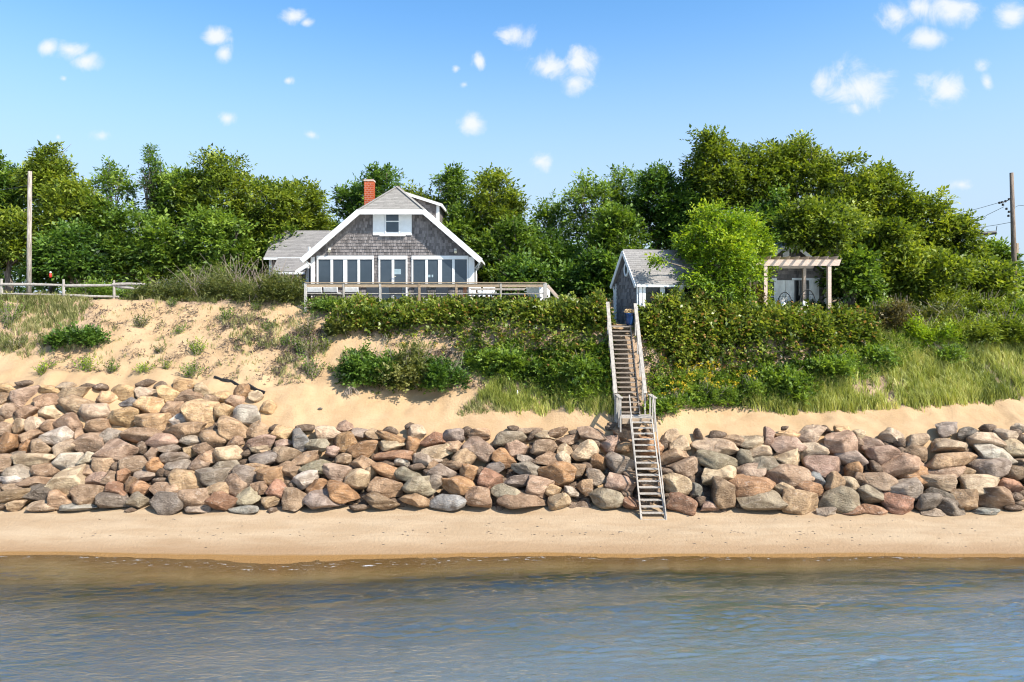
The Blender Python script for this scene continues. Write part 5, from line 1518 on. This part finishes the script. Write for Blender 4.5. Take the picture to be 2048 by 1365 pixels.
lo, lg, lp, lb = M['leaf_olive'], M['leaf_green'], M['leaf_deep'], M['leaf_bright']
GW, GE, GC = 'trees left of the house', 'trees right of the shed', 'trees between house and shed'
T = [
    ('leafy tree filling the upper left corner behind the pole', 12, 300, 47, 74, 100, lg, GW, {}),
    ('rounded tree top just right of the pale pole', 98, 296, 45, 50, 74, lo, GW, {}),
    ('olive tree sloping down right of the pale pole', 150, 348, 43, 66, 110, lo, GW, {}),
    ('low olive tree in front of the pale pole, at the left edge', 20, 412, 41.5, 60, 84, lo, GW, {}),
    ('thin open tree with sky showing through left of the spire tree', 226, 332, 46, 40, 52, lg, GW, dict(open_=True, dens=.8)),
    ('dark green tree below the thin open tree', 222, 395, 43.5, 70, 104, lg, GW, {}),
    ('narrow spire of leaves standing above the left trees', 303, 288, 45, 17, 64, lp, GW, dict(open_=True, dens=1.6, sp=.3)),
    ('tree with dark inner branches right of the narrow spire', 350, 312, 46, 54, 104, lg, GW, {}),
    ('broad domed tree, highest of those left of the house', 446, 301, 45.5, 84, 124, lo, GW, {}),
    ('olive tree on the right shoulder of the left dome', 532, 333, 45, 74, 118, lo, GW, {}),
    ('tree whose branch tip reaches toward the chimney', 606, 352, 47, 52, 100, lo, GW, {}),
    ('pale green tree low in the middle of the left dome', 430, 425, 42.5, 84, 92, lg, GW, {}),
    ('bright low tree beside the wing of the house', 556, 440, 44.5, 58, 84, lg, GW, {}),
    ('low green tree left of the heath mound', 306, 432, 42.5, 72, 94, lg, GW, {}),
    ('short dark tree behind the middle of the split rail fence', 145, 450, 41, 84, 84, lp, GW, {}),
    ('open tree with ragged top behind the chimney', 762, 320, 49, 54, 84, lp, GC, dict(open_=True, dens=1.3)),
    ('open tree just left of the chimney', 698, 348, 50, 34, 64, lp, GC, dict(open_=True, dens=1.2)),
    ('low pale tree behind the roof between wing and gable', 655, 428, 53, 44, 80, lg, GC, {}),
    ('tree top peeping over the dormer', 838, 374, 49, 44, 90, lo, GC, {}),
    ('spiky tree top right of the dormer', 906, 330, 48.5, 28, 70, lg, GC, dict(open_=True, dens=1.5)),
    ('round topped tree, highest between house and shed', 988, 333, 46.5, 66, 130, lo, GC, {}),
    ('leafy tree close behind the right eave of the house', 922, 392, 46, 58, 120, lg, GC, {}),
    ('dense green tree behind the right end of the deck', 1020, 425, 44, 70, 100, lg, GC, {}),
    ('slim tree in the low notch of the tree line', 1096, 380, 50, 44, 104, lg, GC, dict(open_=True, dens=1.5)),
    ('open locust like tree with bare stems left of the shed roof', 1182, 337, 47.5, 52, 92, lg, GC, dict(open_=True, dens=1.3)),
    ('tree leaning against the dark tree above the shed', 1246, 330, 48.5, 44, 110, lg, GC, dict(open_=True, dens=1.5)),
    ('dark shaded tree in the hollow behind the deck', 1108, 470, 45, 64, 84, lp, GC, {}),
    ('glossy dark bush tree between the deck and the shed', 1130, 530, 40.5, 62, 56, lp, GC, {}),
    ('glossy green bush tree touching the left wall of the shed', 1196, 500, 39, 44, 66, lp, GC, {}),
    ('low leafy tree right behind the deck stairs', 1052, 520, 41, 60, 52, lp, GC, {}),
    ('green tree just above the shed ridge', 1232, 415, 43, 58, 92, lg, GC, {}),
    ('dark green tree on the left shoulder of the big right dome', 1318, 306, 46.5, 56, 120, lp, GE, {}),
    ('tree with dark hollow under the left of the right dome', 1382, 345, 45.5, 70, 110, lp, GE, {}),
    ('tall domed tree, left peak of the right hand trees', 1430, 262, 45, 64, 110, lo, GE, {}),
    ('tall domed tree, middle peak of the right hand trees', 1520, 262, 45.5, 72, 120, lo, GE, {}),
    ('tall domed tree, right peak of the right hand trees', 1612, 268, 45, 78, 120, lo, GE, {}),
    ('olive tree sloping off the right peak', 1700, 302, 44.5, 72, 118, lo, GE, {}),
    ('tree with feathery tips halfway down the right slope', 1768, 316, 45, 58, 120, lo, GE, {}),
    ('olive tree low on the right slope of the tree line', 1842, 372, 44, 66, 104, lo, GE, {}),
    ('small olive tree left of the black cable box', 1912, 428, 43, 58, 88, lo, GE, {}),
    ('small dark tree behind the leaning pole', 1985, 480, 44.5, 42, 60, lg, GE, {}),
    ('lowest bushy tree at the right edge', 2046, 548, 44.5, 44, 40, lp, GE, {}),
    ('wide olive tree behind the right end of the pergola', 1650, 395, 41.5, 104, 120, lo, GE, {}),
    ('yellow green tree right of the pergola', 1752, 440, 39.5, 84, 96, lo, GE, {}),
    ('tangled shrubby tree below the right slope', 1850, 490, 38.5, 92, 76, lo, GE, {}),
    ('twiggy shrubby tree in front of the leaning pole', 1950, 520, 38.5, 76, 62, lo, GE, {}),
    ('shaded tree rising behind the cottage roof', 1545, 380, 42.8, 90, 104, lp, GE, {}),
    ('bright yellow green tree in front of the shed roof', 1436, 406, 32.9, 84, 98, lb, GE, dict(leafs=(.46, .55), sp=.32, dens=1.6, extra_cl=[(1316, 520, 31.2, .24), (1392, 555, 31.6, .5), (1425, 572, 31.9, .7), (1465, 565, 32.3, .7), (1495, 545, 33.0, .6), (1440, 530, 31.9, .7)])),
    ('bright tree half covering the left of the cottage', 1492, 425, 35.2, 62, 92, lb, GE, dict(leafs=(.46, .55), sp=.32, dens=1.5)),
    ('leafy bush tree beside the right post of the pergola', 1704, 505, 36.2, 48, 60, lg, GE, dict(dens=1.2)),
    ('olive tree overhanging the right side of the cottage roof', 1632, 408, 36.2, 78, 58, lo, GE, dict(dens=1.3, lean=2.0)),
]
for lab, px_, yt, D_, rx_, rz_, mt, gp_, kw in T:
    tree('broadleaf_tree', lab, px_, yt, D_, rx_, rz_, mt, 'tree', gp_, **kw)

# far woods that close the view between the trunks
n = 16500
x = rng.uniform(-66, 62, n); y = rng.uniform(51, 60, n)
topz = 8.6 + 4.0 * (0.55 + .9 * fbm(x * .25, y * .1, 71)) * np.clip((33 - x) / 8, 0.12, 1)
z = 8.4 + (topz - 8.4) * rng.random(n) ** .7
B_ = np.stack([x, y, z], 1)
arr = sprays(B_, rng.normal(0, 1, (n, 3)) + np.array([0, -.5, .3]), .75 * rng.uniform(.7, 1.3, n), 5, (.45, .5), .35 + .3 * rng.random(n))
o = leaves('far_woods', *arr[:3], arr[3], arr[4], arr[5], lp)
tag(o, 'dense dark woods closing the view behind the garden trees', 'woods', kind='stuff')


def surface_foliage(name, poly, n, thick, mat, label, cat, kind=None, sp=.2, k=6, leafs=(.5, .62), lump=(.5, 5), dmin=0.1, up=.6, extra=None, stems=True, crest=(), zmax=None):
    """a dense low thicket following the ground inside an outline"""
    x, y = scatter(poly, n)
    g = ground(x, y)
    e = .08
    nx = -(ground(x + e, y) - ground(x - e, y)) / (2 * e); ny = -(ground(x, y + e) - ground(x, y - e)) / (2 * e)
    Nn = nrmz(np.stack([nx, ny, np.ones(n)], 1))
    # edge softening: thinner toward the outline
    cxy = np.array(poly)
    dmn = np.full(n, 9.0)
    for i in range(len(poly)):
        a = cxy[i]; b2 = cxy[(i + 1) % len(poly)]
        ab = b2 - a; t = np.clip(((x - a[0]) * ab[0] + (y - a[1]) * ab[1]) / (ab @ ab + 1e-9), 0, 1)
        dmn = np.minimum(dmn, np.hypot(x - a[0] - t * ab[0], y - a[1] - t * ab[1]))
    edge_ = np.clip(dmn / 1.0, .15, 1)
    lm = np.clip((fbm(x * .95, y * .95, 81, 4) - .26) * 3.2, .08, 1.5)
    hgt = thick * edge_ * lm
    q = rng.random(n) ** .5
    Pp = np.stack([x, y, g], 1) + Nn * (hgt * q)[:, None] * np.array([.8, .8, 1.0]) + rng.normal(0, .04, (n, 3))
    if zmax is not None: Pp[:, 2] = np.minimum(Pp[:, 2], zmax + rng.normal(0, .06, n) + (fbm(x * 1.3, y * .8, 201) - .45) * .9)
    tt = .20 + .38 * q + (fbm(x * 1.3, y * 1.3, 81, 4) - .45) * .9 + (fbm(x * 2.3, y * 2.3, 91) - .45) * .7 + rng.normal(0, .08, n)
    Dv = Nn * up + rng.normal(0, .75, (n, 3)) + np.array([0, 0, .25])
    S_ = sp * rng.uniform(.65, 1.35, n)
    P_all, D_all, S_all, T_all = [Pp], [Dv], [S_], [tt]
    for (px_, yt_, Dc, wp_) in crest:        # rounded heads of the bushes along the top
        Xc = PX(px_, Dc); gc_ = gz(Xc, Dc); rz_ = max(.25, PZ(yt_, Dc) - gc_); rx_ = wp_ / 2 * Dc / F
        m_ = int(520 * rx_ * rz_ * 1.2)
        e2 = nrmz(rng.normal(0, 1, (m_, 3))); e2[:, 2] = np.abs(e2[:, 2])
        q2 = rng.random(m_) ** .4
        lum = .78 + .42 * fbm(e2[:, 0] * 2.5 + px_, e2[:, 2] * 2.5 + e2[:, 1], 15)
        P_all.append(np.array([Xc, Dc, gc_]) + e2 * (q2 * lum)[:, None] * np.array([rx_, rx_ * .7, rz_]))
        D_all.append(e2 * .8 + rng.normal(0, .6, (m_, 3)) + np.array([0, 0, .3])); S_all.append(sp * rng.uniform(.65, 1.35, m_))
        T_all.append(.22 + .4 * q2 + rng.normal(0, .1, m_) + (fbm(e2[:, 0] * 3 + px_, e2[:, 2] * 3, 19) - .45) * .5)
    arr = sprays(np.concatenate(P_all), np.concatenate(D_all), np.concatenate(S_all), k, leafs, np.concatenate(T_all), jit=.4)
    ox, oy = float(np.mean(x)), float(np.mean(y))
    org_ = (ox, oy, gz(ox, oy))
    if kind == 'stuff':
        o = leaves(name, *arr[:3], arr[3], arr[4], arr[5], mat)
        return tag(o, label, cat, kind='stuff')
    root = empty(name, org_, label=label, cat=cat)
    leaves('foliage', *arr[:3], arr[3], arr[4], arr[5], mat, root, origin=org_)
    if stems:
        tb = MB()
        for i in rng.permutation(n)[:220]:
            a = Vector((x[i], y[i], g[i] - .05)); b2 = Vector(Pp[i]) + Vector((rnd.gauss(0, .1), rnd.gauss(0, .1), .05))
            tb.tube([a, a.lerp(b2, .5) + Vector((rnd.gauss(0, .03), rnd.gauss(0, .03), 0)), b2], [.014, .01, .005], 4)
        part(tb, 'stems', M['twig'], root, org_, kind='stuff')
    if extra:
        en, emat, esz, ename = extra
        idx = rng.permutation(n)[:en]
        P2 = Pp[idx] + Nn[idx] * (hgt[idx] * .25 + .05)[:, None]
        m_ = 5
        PP = np.repeat(P2, m_, 0); DD = rng.normal(0, 1, (en * m_, 3)) + np.array([0, -.3, .4])
        leaves(ename, PP, DD, rng.normal(0, 1, (en * m_, 3)), np.full(en * m_, esz), np.full(en * m_, esz * .8), rng.random(en * m_), emat, root, origin=org_)['kind'] = 'stuff'
    return root


cw = [(700 + i * 46, 614 + rnd.uniform(-14, 10), 33.3 + rnd.uniform(-.2, .3), 70 + rnd.uniform(-8, 14)) for i in range(8)]
cw += [(1060 + i * 40, 606 + rnd.uniform(-8, 8), 32.6 - i * .25, 64) for i in range(4)] + [(1196, 590, 31.6, 44)]
surface_foliage('rose_hedge', POLY['hedge_w'], 15500, .66, M['leaf_rose'], 'dense dark green rose thicket below the deck, left of the stairs', 'hedge', sp=.32, k=5, extra=(14, M['pink'], .06, 'blooms'), crest=cw, zmax=8.18)
ce = [(1302, 612, 31.0, 50), (1325, 594, 31.1, 70), (1352, 584, 31.2, 84), (1395, 584, 31.5, 84), (1440, 598, 31.9, 84), (1490, 612, 32.2, 80), (1535, 618, 32.4, 76), (1580, 622, 32.4, 80), (1630, 622, 32.5, 76), (1680, 614, 33.0, 76), (1720, 622, 33.2, 70)]
surface_foliage('rose_hedge', POLY['hedge_e'], 16500, .68, M['leaf_rose'], 'dense dark green rose thicket below the pergola, right of the stairs', 'hedge', sp=.32, k=5, extra=(24, M['yellow'], .05, 'hips'), crest=ce, zmax=8.0)


surface_foliage('low_scrub', POLY['scrub_c'], 4800, .48, M['leaf_green'], 'tangle of green scrub running down from the rose thicket left of the stairs', 'shrub', sp=.31, k=6, leafs=(.42, .42))
surface_foliage('low_scrub', POLY['scrub_e'], 6200, .46, M['leaf_green'], 'tangle of green scrub between the right rose thicket and the sand', 'shrub', sp=.31, k=6, leafs=(.42, .42))
surface_foliage('low_scrub', POLY['scrub_r'], 5200, .75, M['leaf_olive'], 'olive scrub filling the slope below the leaning pole', 'shrub', sp=.37, k=6, leafs=(.42, .38))


# thick top edge of the hedges, where they stand up against deck and pergola
def bush(name, label, px, py, wpx, hpx, mat, cat='shrub', group=None, dens=1.0, sp=.2, k=6, leafs=(.5, .55), D=None, twigs=0, dry=0, yel=0, depth=.7, ymat='yellow'):
    """a single shrub sitting on the ground at photo pixel (px,py = foot)"""
    X, Dg = hit(px, py) if D is None else (PX(px, D), D)
    g = gz(X, Dg)
    s = Dg / F
    rx, rz = wpx / 2 * s, hpx * s
    root = empty(name, (X, Dg, g), label=label, cat=cat, group=group)
    org_ = Vector((X, Dg, g))
    n = int(np.clip(620 * rx * rz * dens * 1.25, 110, 2600))
    nl = int(np.clip(5 + rx * rz * 5, 5, 16))                   # a shrub is several heads of different height
    la = rng.uniform(0, 2 * np.pi, nl); lr = rng.random(nl) ** .5 * .85
    lc_ = np.stack([lr * np.cos(la), lr * np.sin(la), rng.uniform(.0, .45, nl) * (1.1 - lr)], 1)
    ls_ = rng.uniform(.20, .46, nl)
    li = rng.integers(0, nl, n)
    e = nrmz(rng.normal(0, 1, (n, 3))); e[:, 2] = np.where(e[:, 2] < -.25, -e[:, 2], e[:, 2])
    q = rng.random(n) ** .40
    spk = np.where(rng.random(n) < .06, rng.uniform(1.05, 1.45, n), 1.0)
    u_ = lc_[li] + e * (q * ls_[li] * spk)[:, None] * np.array([1, 1, 1.15])
    Pp = np.array(org_) + u_ * np.array([rx, rx * depth, rz])
    Pp[:, 2] = np.maximum(Pp[:, 2], ground(Pp[:, 0], Pp[:, 1]) + .02)
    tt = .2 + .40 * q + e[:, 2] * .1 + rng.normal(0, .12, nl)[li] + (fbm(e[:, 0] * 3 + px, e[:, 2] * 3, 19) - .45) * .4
    sp = sp * 1.3
    arr = sprays(Pp, e * .8 + rng.normal(0, .5, (n, 3)) + np.array([0, 0, .35]), sp * rng.uniform(.65, 1.35, n), k, leafs, tt)
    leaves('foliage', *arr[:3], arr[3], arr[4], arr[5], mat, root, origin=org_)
    tb = MB()
    for i in range(10 + twigs):
        a = rnd.uniform(0, 6.28); r_ = rnd.uniform(.2, .95)
        end = org_ + Vector((rx * r_ * math.cos(a), rx * depth * r_ * math.sin(a), rz * rnd.uniform(.5, 1.02)))
        st_ = org_ + Vector((rnd.gauss(0, .3) * rx, rnd.gauss(0, .2) * rx, -.05))
        tb.tube([st_, st_.lerp(end, .55) + Vector((rnd.gauss(0, .05), rnd.gauss(0, .05), .05)), end], [.016, .011, .005], 4)
    part(tb, 'stems', M['twig'], root, org_, kind='stuff')
    if yel:
        m_ = 8
        PP = np.repeat(np.array(org_) + nrmz(rng.normal(0, 1, (yel, 3))) * np.array([rx * .9, rx * depth, rz * .2]) + np.array([0, -.1, rz * .95]), m_, 0)
        PP += rng.normal(0, .035, PP.shape)
        leaves('blooms', PP, rng.normal(0, 1, PP.shape) + np.array([0, -.3, .5]), rng.normal(0, 1, PP.shape), rng.uniform(.05, .09, len(PP)), rng.uniform(.03, .05, len(PP)), rng.random(len(PP)), M[ymat], root, origin=org_)['kind'] = 'stuff'
    return root


lh, lw_, lbw = M['leaf_heath'], M['leaf_rose'], M['leaf_brown']
# big dark shrub on the sand below the deck
bush('bayberry_shrub', 'dark shrub, left part of the large clump on the sand below the deck', 748, 764, 110, 96, lp, dens=1.3, twigs=24)
bush('bayberry_shrub', 'dark shrub with dry stems, middle of the large clump below the deck', 815, 772, 130, 92, lh, dens=1.4, twigs=40, yel=3)
bush('bayberry_shrub', 'dark shrub, right part of the large clump on the sand below the deck', 884, 774, 104, 78, lp, dens=1.3, twigs=24, yel=3)
bush('bayberry_shrub', 'ragged dark shrub on the left of the bare sand', 160, 692, 92, 50, lp, dens=1.1, twigs=20)
bush('small_shrub', 'grey green shrub at the left end of the rose thicket', 686, 668, 52, 42, lh, dens=1.3, twigs=16)
bush('small_shrub', 'green shrub in the gap below the rose thicket', 1052, 742, 66, 34, lg, dens=1.2)
bush('small_shrub', 'leafy shrub hanging left of the middle of the stairs', 1165, 760, 100, 60, lg, dens=1.0)
bush('small_shrub', 'leafy green shrub under the rose thicket near the grass', 1010, 728, 90, 40, lg, dens=1.2)
bush('small_shrub', 'leafy shrub at the right foot of the upper stairs', 1314, 826, 50, 36, lg, dens=1.4, yel=2)
for i, (px_, py_, w_, h_, yl) in enumerate(((1352, 812, 56, 40, 7), (1400, 800, 62, 46, 9), (1448, 806, 56, 38, 6), (1376, 770, 60, 40, 5), (1344, 826, 26, 16, 3), (1500, 790, 60, 44, 4), (1415, 770, 60, 40, 4))):
    lab = ['goldenrod clump nearest the stair landing', 'fullest yellow flowered goldenrod clump below the thicket', 'goldenrod clump at the edge of the sand right of the fullest clump',
           'goldenrod clump higher up among the brambles', 'tiny goldenrod on the sand below the other clumps', 'goldenrod clump beside the tall green grass', 'upper right goldenrod clump under the rose thicket'][i]
    bush('goldenrod', lab, px_, py_, w_, h_, lg, 'plant', 'goldenrod clumps right of the stairs', dens=1.1, sp=.18, leafs=(.42, .3), yel=yl * 3, twigs=6)
for i, (px_, py_, w_, h_) in enumerate(((1560, 776, 110, 44), (1660, 745, 120, 46), (1740, 722, 100, 44), (1600, 800, 70, 26))):
    lab = ['green shrub rising from the grass below the pergola', 'wide green shrub between the thicket and the grass', 'green shrub at the right end of the rose thicket', 'low green shrub at the grass edge above the sand'][i]
    bush('small_shrub', lab, px_, py_, w_, h_, lg, 'shrub', 'green shrubs on the right bank', dens=1.0)
for i, (px_, py_, w_, h_, mt) in enumerate(((1800, 672, 80, 86, lbw), (1870, 655, 110, 60, lh), (1850, 690, 120, 70, lb), (1930, 680, 130, 64, lo), (2010, 690, 110, 80, lo), (1760, 660, 60, 56, lh), (1895, 722, 60, 40, lg), (2040, 650, 60, 50, lg), (1970, 640, 100, 60, lo), (1890, 635, 120, 80, lo), (1800, 610, 120, 90, lo))):
    lab = ['brown faded shrub right of the pergola', 'grey brown heath shrub left of the leaning pole foot', 'bright green leafy shrub on the right slope', 'olive heath shrub above the tall grass', 'grey heath shrub at the right edge of the bank',
           'reddish brown shrub against the end of the thicket', 'small dark shrub standing in the tall grass', 'green shrub at the foot of the leaning pole', 'tangled olive shrub below the leaning pole', 'tangled olive shrub left of the leaning pole', 'olive shrub between the pergola and the heath'][i]
    bush('heath_shrub', lab, px_, py_, w_, h_, mt, 'shrub', 'shrubs on the right slope', dens=1.0, twigs=14, leafs=(.44, .38), sp=.25, k=5)
for i, (px_, py_, w_, h_, mt) in enumerate(((330, 592, 130, 52, lh), (400, 590, 150, 80, lh), (470, 592, 150, 98, lh), (540, 600, 130, 86, lh), (585, 610, 70, 60, lh), (280, 590, 80, 34, lg), (180, 575, 90, 40, lg))):
    lab = ['low heath shrub right of the broken fence rails', 'olive heath shrub left of the mound top', 'heath shrub at the top of the mound beside the house', 'heath shrub on the house side of the mound',
           'dark heath shrub against the left end of the deck', 'leafy weeds behind the broken fence end', 'leafy weeds behind the middle of the split rail fence'][i]
    bush('heath_shrub', lab, px_, py_, w_, h_, mt, 'shrub', 'shrubs on the mound left of the house', dens=.95, twigs=26, leafs=(.42, .32), sp=.24, k=5, D=(38.0 if i > 4 else 36.6 if i < 3 else 36.0))
bush('weed_clump', 'weedy green clump in front of the left deck posts', 660, 622, 90, 34, lg, dens=1.1, leafs=(.45, .35))
bush('weed_clump', 'weedy green clump below the second deck post', 720, 618, 70, 30, lo, dens=1.2, leafs=(.45, .4))
bush('rose_shrub', 'leafy yellow green bush wrapping the left post of the pergola', 1504, 630, 62, 150, lb, dens=1.0, D=34.3)
bush('rose_shrub', 'leafy green bush under the bright tree right of the shed', 1452, 630, 110, 84, lg, dens=1.2, D=33.7)
bush('rose_shrub', 'green bush filling the gap right of the pergola', 1738, 640, 90, 64, lg, dens=1.2, D=36.0)
bush('rose_shrub', 'dry twiggy bush left of the pergola post', 1500, 630, 60, 110, lbw, dens=.5, D=34.0, twigs=60)

def sprig(name, label, px, py, wpx, hpx, mat, cat, group):
    X, Dg = hit(px, py)
    g = gz(X, Dg); s = Dg / F
    rx, rz = wpx / 2 * s, hpx * s
    root = empty(name, (X, Dg, g), label=label, cat=cat, group=group)
    org_ = Vector((X, Dg, g))
    m_ = int(10 + wpx * .45)
    az = rng.uniform(0, 2 * np.pi, m_); ou = rng.random(m_) ** .6
    st_ = np.array(org_) + np.stack([np.cos(az) * ou * rx * .45, np.sin(az) * ou * rx * .4, np.zeros(m_)], 1)
    st_[:, 2] = ground(st_[:, 0], st_[:, 1])
    Dv = np.stack([np.cos(az) * ou * rx * .8, np.sin(az) * ou * rx * .6, rz * rng.uniform(.55, 1.1, m_)], 1)
    ln_ = np.linalg.norm(Dv, axis=1)
    arr = sprays(st_, Dv, ln_, 9, (.34, .34), rng.normal(.5, .15, m_), jit=.45)
    leaves('foliage', *arr[:3], np.clip(arr[3], .05, .14), np.clip(arr[4], .018, .05), arr[5], mat, root, origin=org_)
    tb = MB()
    for i in range(m_):
        a = Vector(st_[i]); tb.tube([a - Vector((0, 0, .03)), a + Vector(Dv[i]) * .55, a + Vector(Dv[i])], [.008, .006, .003], 4)
    for i in range(5):
        e = org_ + Vector((rnd.gauss(0, .5) * rx, rnd.gauss(0, .4) * rx - .05, rz * rnd.uniform(.05, .7)))
        tb.tube([org_ + Vector((rnd.gauss(0, .03), 0, 0)), org_.lerp(e, .5) + Vector((0, 0, .03)), e], [.006, .005, .003], 4)
    part(tb, 'stems', M['twig'], root, org_, kind='stuff')
    return root


# small single plants on the bare sand
SP = [(172, 742, 44, 26, lb), (90, 744, 40, 16, lb), (226, 744, 26, 16, lg), (290, 744, 34, 14, lb), (385, 750, 44, 22, lg), (395, 710, 34, 24, lb), (277, 655, 34, 22, lh), (358, 668, 20, 12, lg),
      (450, 640, 30, 18, lg), (345, 613, 20, 12, lg), (320, 708, 22, 12, lh), (575, 690, 30, 18, lg), (600, 708, 30, 24, lg), (622, 756, 46, 40, lg), (612, 672, 40, 30, lh), (620, 716, 40, 34, lh), (540, 660, 26, 14, lg),
      (515, 620, 24, 12, lg), (650, 702, 22, 22, lo), (332, 740, 16, 14, lo), (30, 700, 40, 20, lh), (20, 650, 50, 40, lg), (95, 690, 34, 20, lh), (690, 720, 20, 14, lg), (670, 742, 24, 10, lo)]
WH = ['x', 'above the sand draped boulders', 'on the bare sand', 'low on the sand slope', 'halfway up the sand slope', 'high on the sand slope']
for i, (px_, py_, w_, h_, mt) in enumerate(SP):
    row_ = 'just above the seawall' if py_ > 730 else 'halfway up the slope' if py_ > 675 else 'high on the slope'
    colw = 'at the left edge' if px_ < 110 else 'left of centre' if px_ < 330 else 'mid sand' if px_ < 500 else 'toward the thicket'
    size_ = 'tiny' if w_ < 26 else 'small' if w_ < 38 else 'larger'
    hue_ = {id(lb): 'yellow green', id(lg): 'green', id(lh): 'grey brown', id(lo): 'olive'}[id(mt)]
    nth = sum(1 for q in SP[:i] if ('just above the seawall' if q[1] > 730 else 'halfway up the slope' if q[1] > 675 else 'high on the slope') == row_ and ('at the left edge' if q[0] < 110 else 'left of centre' if q[0] < 330 else 'mid sand' if q[0] < 500 else 'toward the thicket') == colw and q[4] is mt)
    lab = '%s %s plant %s, %s' % (size_, hue_, row_, colw) + (', %s one there' % ('second', 'third', 'fourth')[nth - 1] if nth else '')
    sprig('sand_plant', lab, px_, py_, w_, h_ * 1.15, mt, 'plant', 'single plants on the bare sand')


# beach grass
def grass(name, polys, n, hgt, mat, label, blades=22, wid=.012, tb=0.0):
    VV, FF, TT = [], [], []
    xs = []; ys = []
    for poly, share in polys:
        a, c_ = scatter(poly, int(n * share)); xs.append(a); ys.append(c_)
    x = np.concatenate(xs); y = np.concatenate(ys)
    keep = rng.random(len(x)) < np.clip((fbm(x * .9, y * .9, 131) - .26) * 3.2, .1, 1)
    x, y = x[keep], y[keep]
    m_ = len(x); N_ = m_ * blades
    bx = np.repeat(x, blades) + rng.normal(0, .07, N_); by = np.repeat(y, blades) + rng.normal(0, .07, N_)
    bz = ground(bx, by) - .02
    hs_ = np.repeat(rng.uniform(.55, 1.2, m_) * hgt, blades) * rng.uniform(.5, 1.15, N_)
    az = rng.uniform(0, 2 * np.pi, N_)
    az = np.where(rng.random(N_) < .5, rng.normal(np.pi * 1.05, .7, N_), az)      # combed by the sea wind
    ln = rng.uniform(.12, .75, N_) * hs_
    dx, dy = np.cos(az), np.sin(az)
    w_ = wid * rng.uniform(.7, 1.4, N_)
    px_, py_ = -dy, dx
    px_ = np.where(rng.random(N_) < .6, 1.0, px_); py_ = np.where(px_ == 1.0, 0, py_)
    p0 = np.stack([bx, by, bz], 1); side = np.stack([px_, py_, np.zeros(N_)], 1) * w_[:, None]
    p1 = p0 + np.stack([dx * ln * .35, dy * ln * .35, hs_ * .6], 1)
    p2 = p0 + np.stack([dx * ln, dy * ln, hs_ * (1 - .25 * ln / hs_)], 1)
    V_ = np.stack([p0 - side, p0 + side, p1 + side * .8, p1 - side * .8, p2], 1).reshape(-1, 3)
    i0 = np.arange(N_) * 5
    f = np.stack([i0, i0 + 1, i0 + 2, i0 + 3, i0 + 3, i0 + 2, i0 + 4], 1).ravel()
    sz = np.tile([4, 3], N_)
    t = np.repeat(rng.normal(.5, .2, m_) + tb, blades) + rng.normal(0, .14, N_) + np.repeat((fbm(x * .6, y * .6, 141) - .45) * .9, blades)
    o = mesh_np(name, V_, f, sz, mat, None, {'tint': np.repeat(np.clip(t, 0, 1), 5), 'spot': np.zeros(len(V_))})
    return tag(o, label, 'grass', kind='stuff')


grass('beach_grass', [(POLY['grass_e'], 1.0)], 3600, .66, M['grass_green'], 'tall bright green beach grass covering the right slope', 17)
grass('beach_grass', [(POLY['grass_c'], 1.0)], 620, .55, M['grass_green'], 'green beach grass clumps left of the stair landing', 20, tb=-.08)
grass('beach_grass', [(POLY['grass_w'], .65), (POLY['brow'], .35)], 3000, .44, M['grass_dry'], 'dry beach grass along the fence and the brow of the bank', 18)
grass('beach_grass', [(POLY['grass_far'], .75), (POLY['grass_west'], .25)], 1100, .6, M['grass_green'], 'beach grass running on past the right end of the bank', 14, wid=.018)
thin = ground_poly([(920, 830), (960, 790), (1010, 790), (1030, 825)])
grass('beach_grass', [(POLY['mid'],   .5), (POLY['debris_c'], .3), (thin, .2)], 420, .30, M['grass_dry'], 'thin tufts of grass scattered on the sand', 14, tb=.05)
sandp = ground_poly([(150, 612), (600, 620), (650, 700), (600, 770), (330, 750), (60, 750), (100, 715), (200, 690)])
grass('beach_grass', [(sandp, 1.0)], 330, .24, M['grass_dry'], 'sparse dry sprigs on the bare sand slope', 8, tb=.1)


# dead stems and leaf litter lying on the sand
def debris(name, polys, n, label, L=(.05, .2)):
    xs = []; ys = []
    for poly, share in polys:
        a, c_ = scatter(poly, int(n * share)); xs.append(a); ys.append(c_)
    x = np.concatenate(xs); y = np.concatenate(ys)
    keep = rng.random(len(x)) < np.clip((fbm(x * 1.6, y * 1.6, 151) - .42) * 6.0, .02, 1)
    x, y = x[keep], y[keep]; N_ = len(x)
    P = np.stack([x, y, ground(x, y) + rng.uniform(0, .10, N_) ** 1.3], 1)
    Dv = rng.normal(0, 1, (N_, 3)) * np.array([1, .8, .45]) + np.array([0, 0, .12])
    l_ = rng.uniform(*L, N_)
    o = leaves(name, P, Dv, rng.normal(0, 1, (N_, 3)), l_, np.clip(l_ * rng.uniform(.06, .35, N_), .008, .05), rng.random(N_), M['litter'])
    return tag(o, label, 'debris', kind='stuff')


debris('plant_litter', [(sandp, .42), (POLY['mid'], .38), (POLY['brow'], .2)], 52000, 'dead stems and litter scattered over the bare sand slope')
debris('plant_litter', [(POLY['debris_c'], .5), (POLY['debris_e'], .3), (POLY['grass_w'], .2)], 20000, 'dry leaf litter in the gaps below the thickets')
# flecks of seaweed and shell along the beach
flk = MB()
for i in range(150):
    x = rnd.uniform(-15, 17); d = rnd.uniform(23.0, 25.1) if i % 3 else 23.9 + rnd.gauss(0, .12)
    z = gz(x, d)
    if z < .1: continue
    s_ = rnd.uniform(.015, .06)
    flk.tube([(x - s_, d, z + .006), (x, d + rnd.uniform(-.02, .02), z + .016), (x + s_, d, z + .006)], [.004, .012, .004], 5)
tag(flk.build('seaweed_flecks', M['bark'], None), 'dark flecks of seaweed scattered on the beach', 'seaweed', kind='stuff')
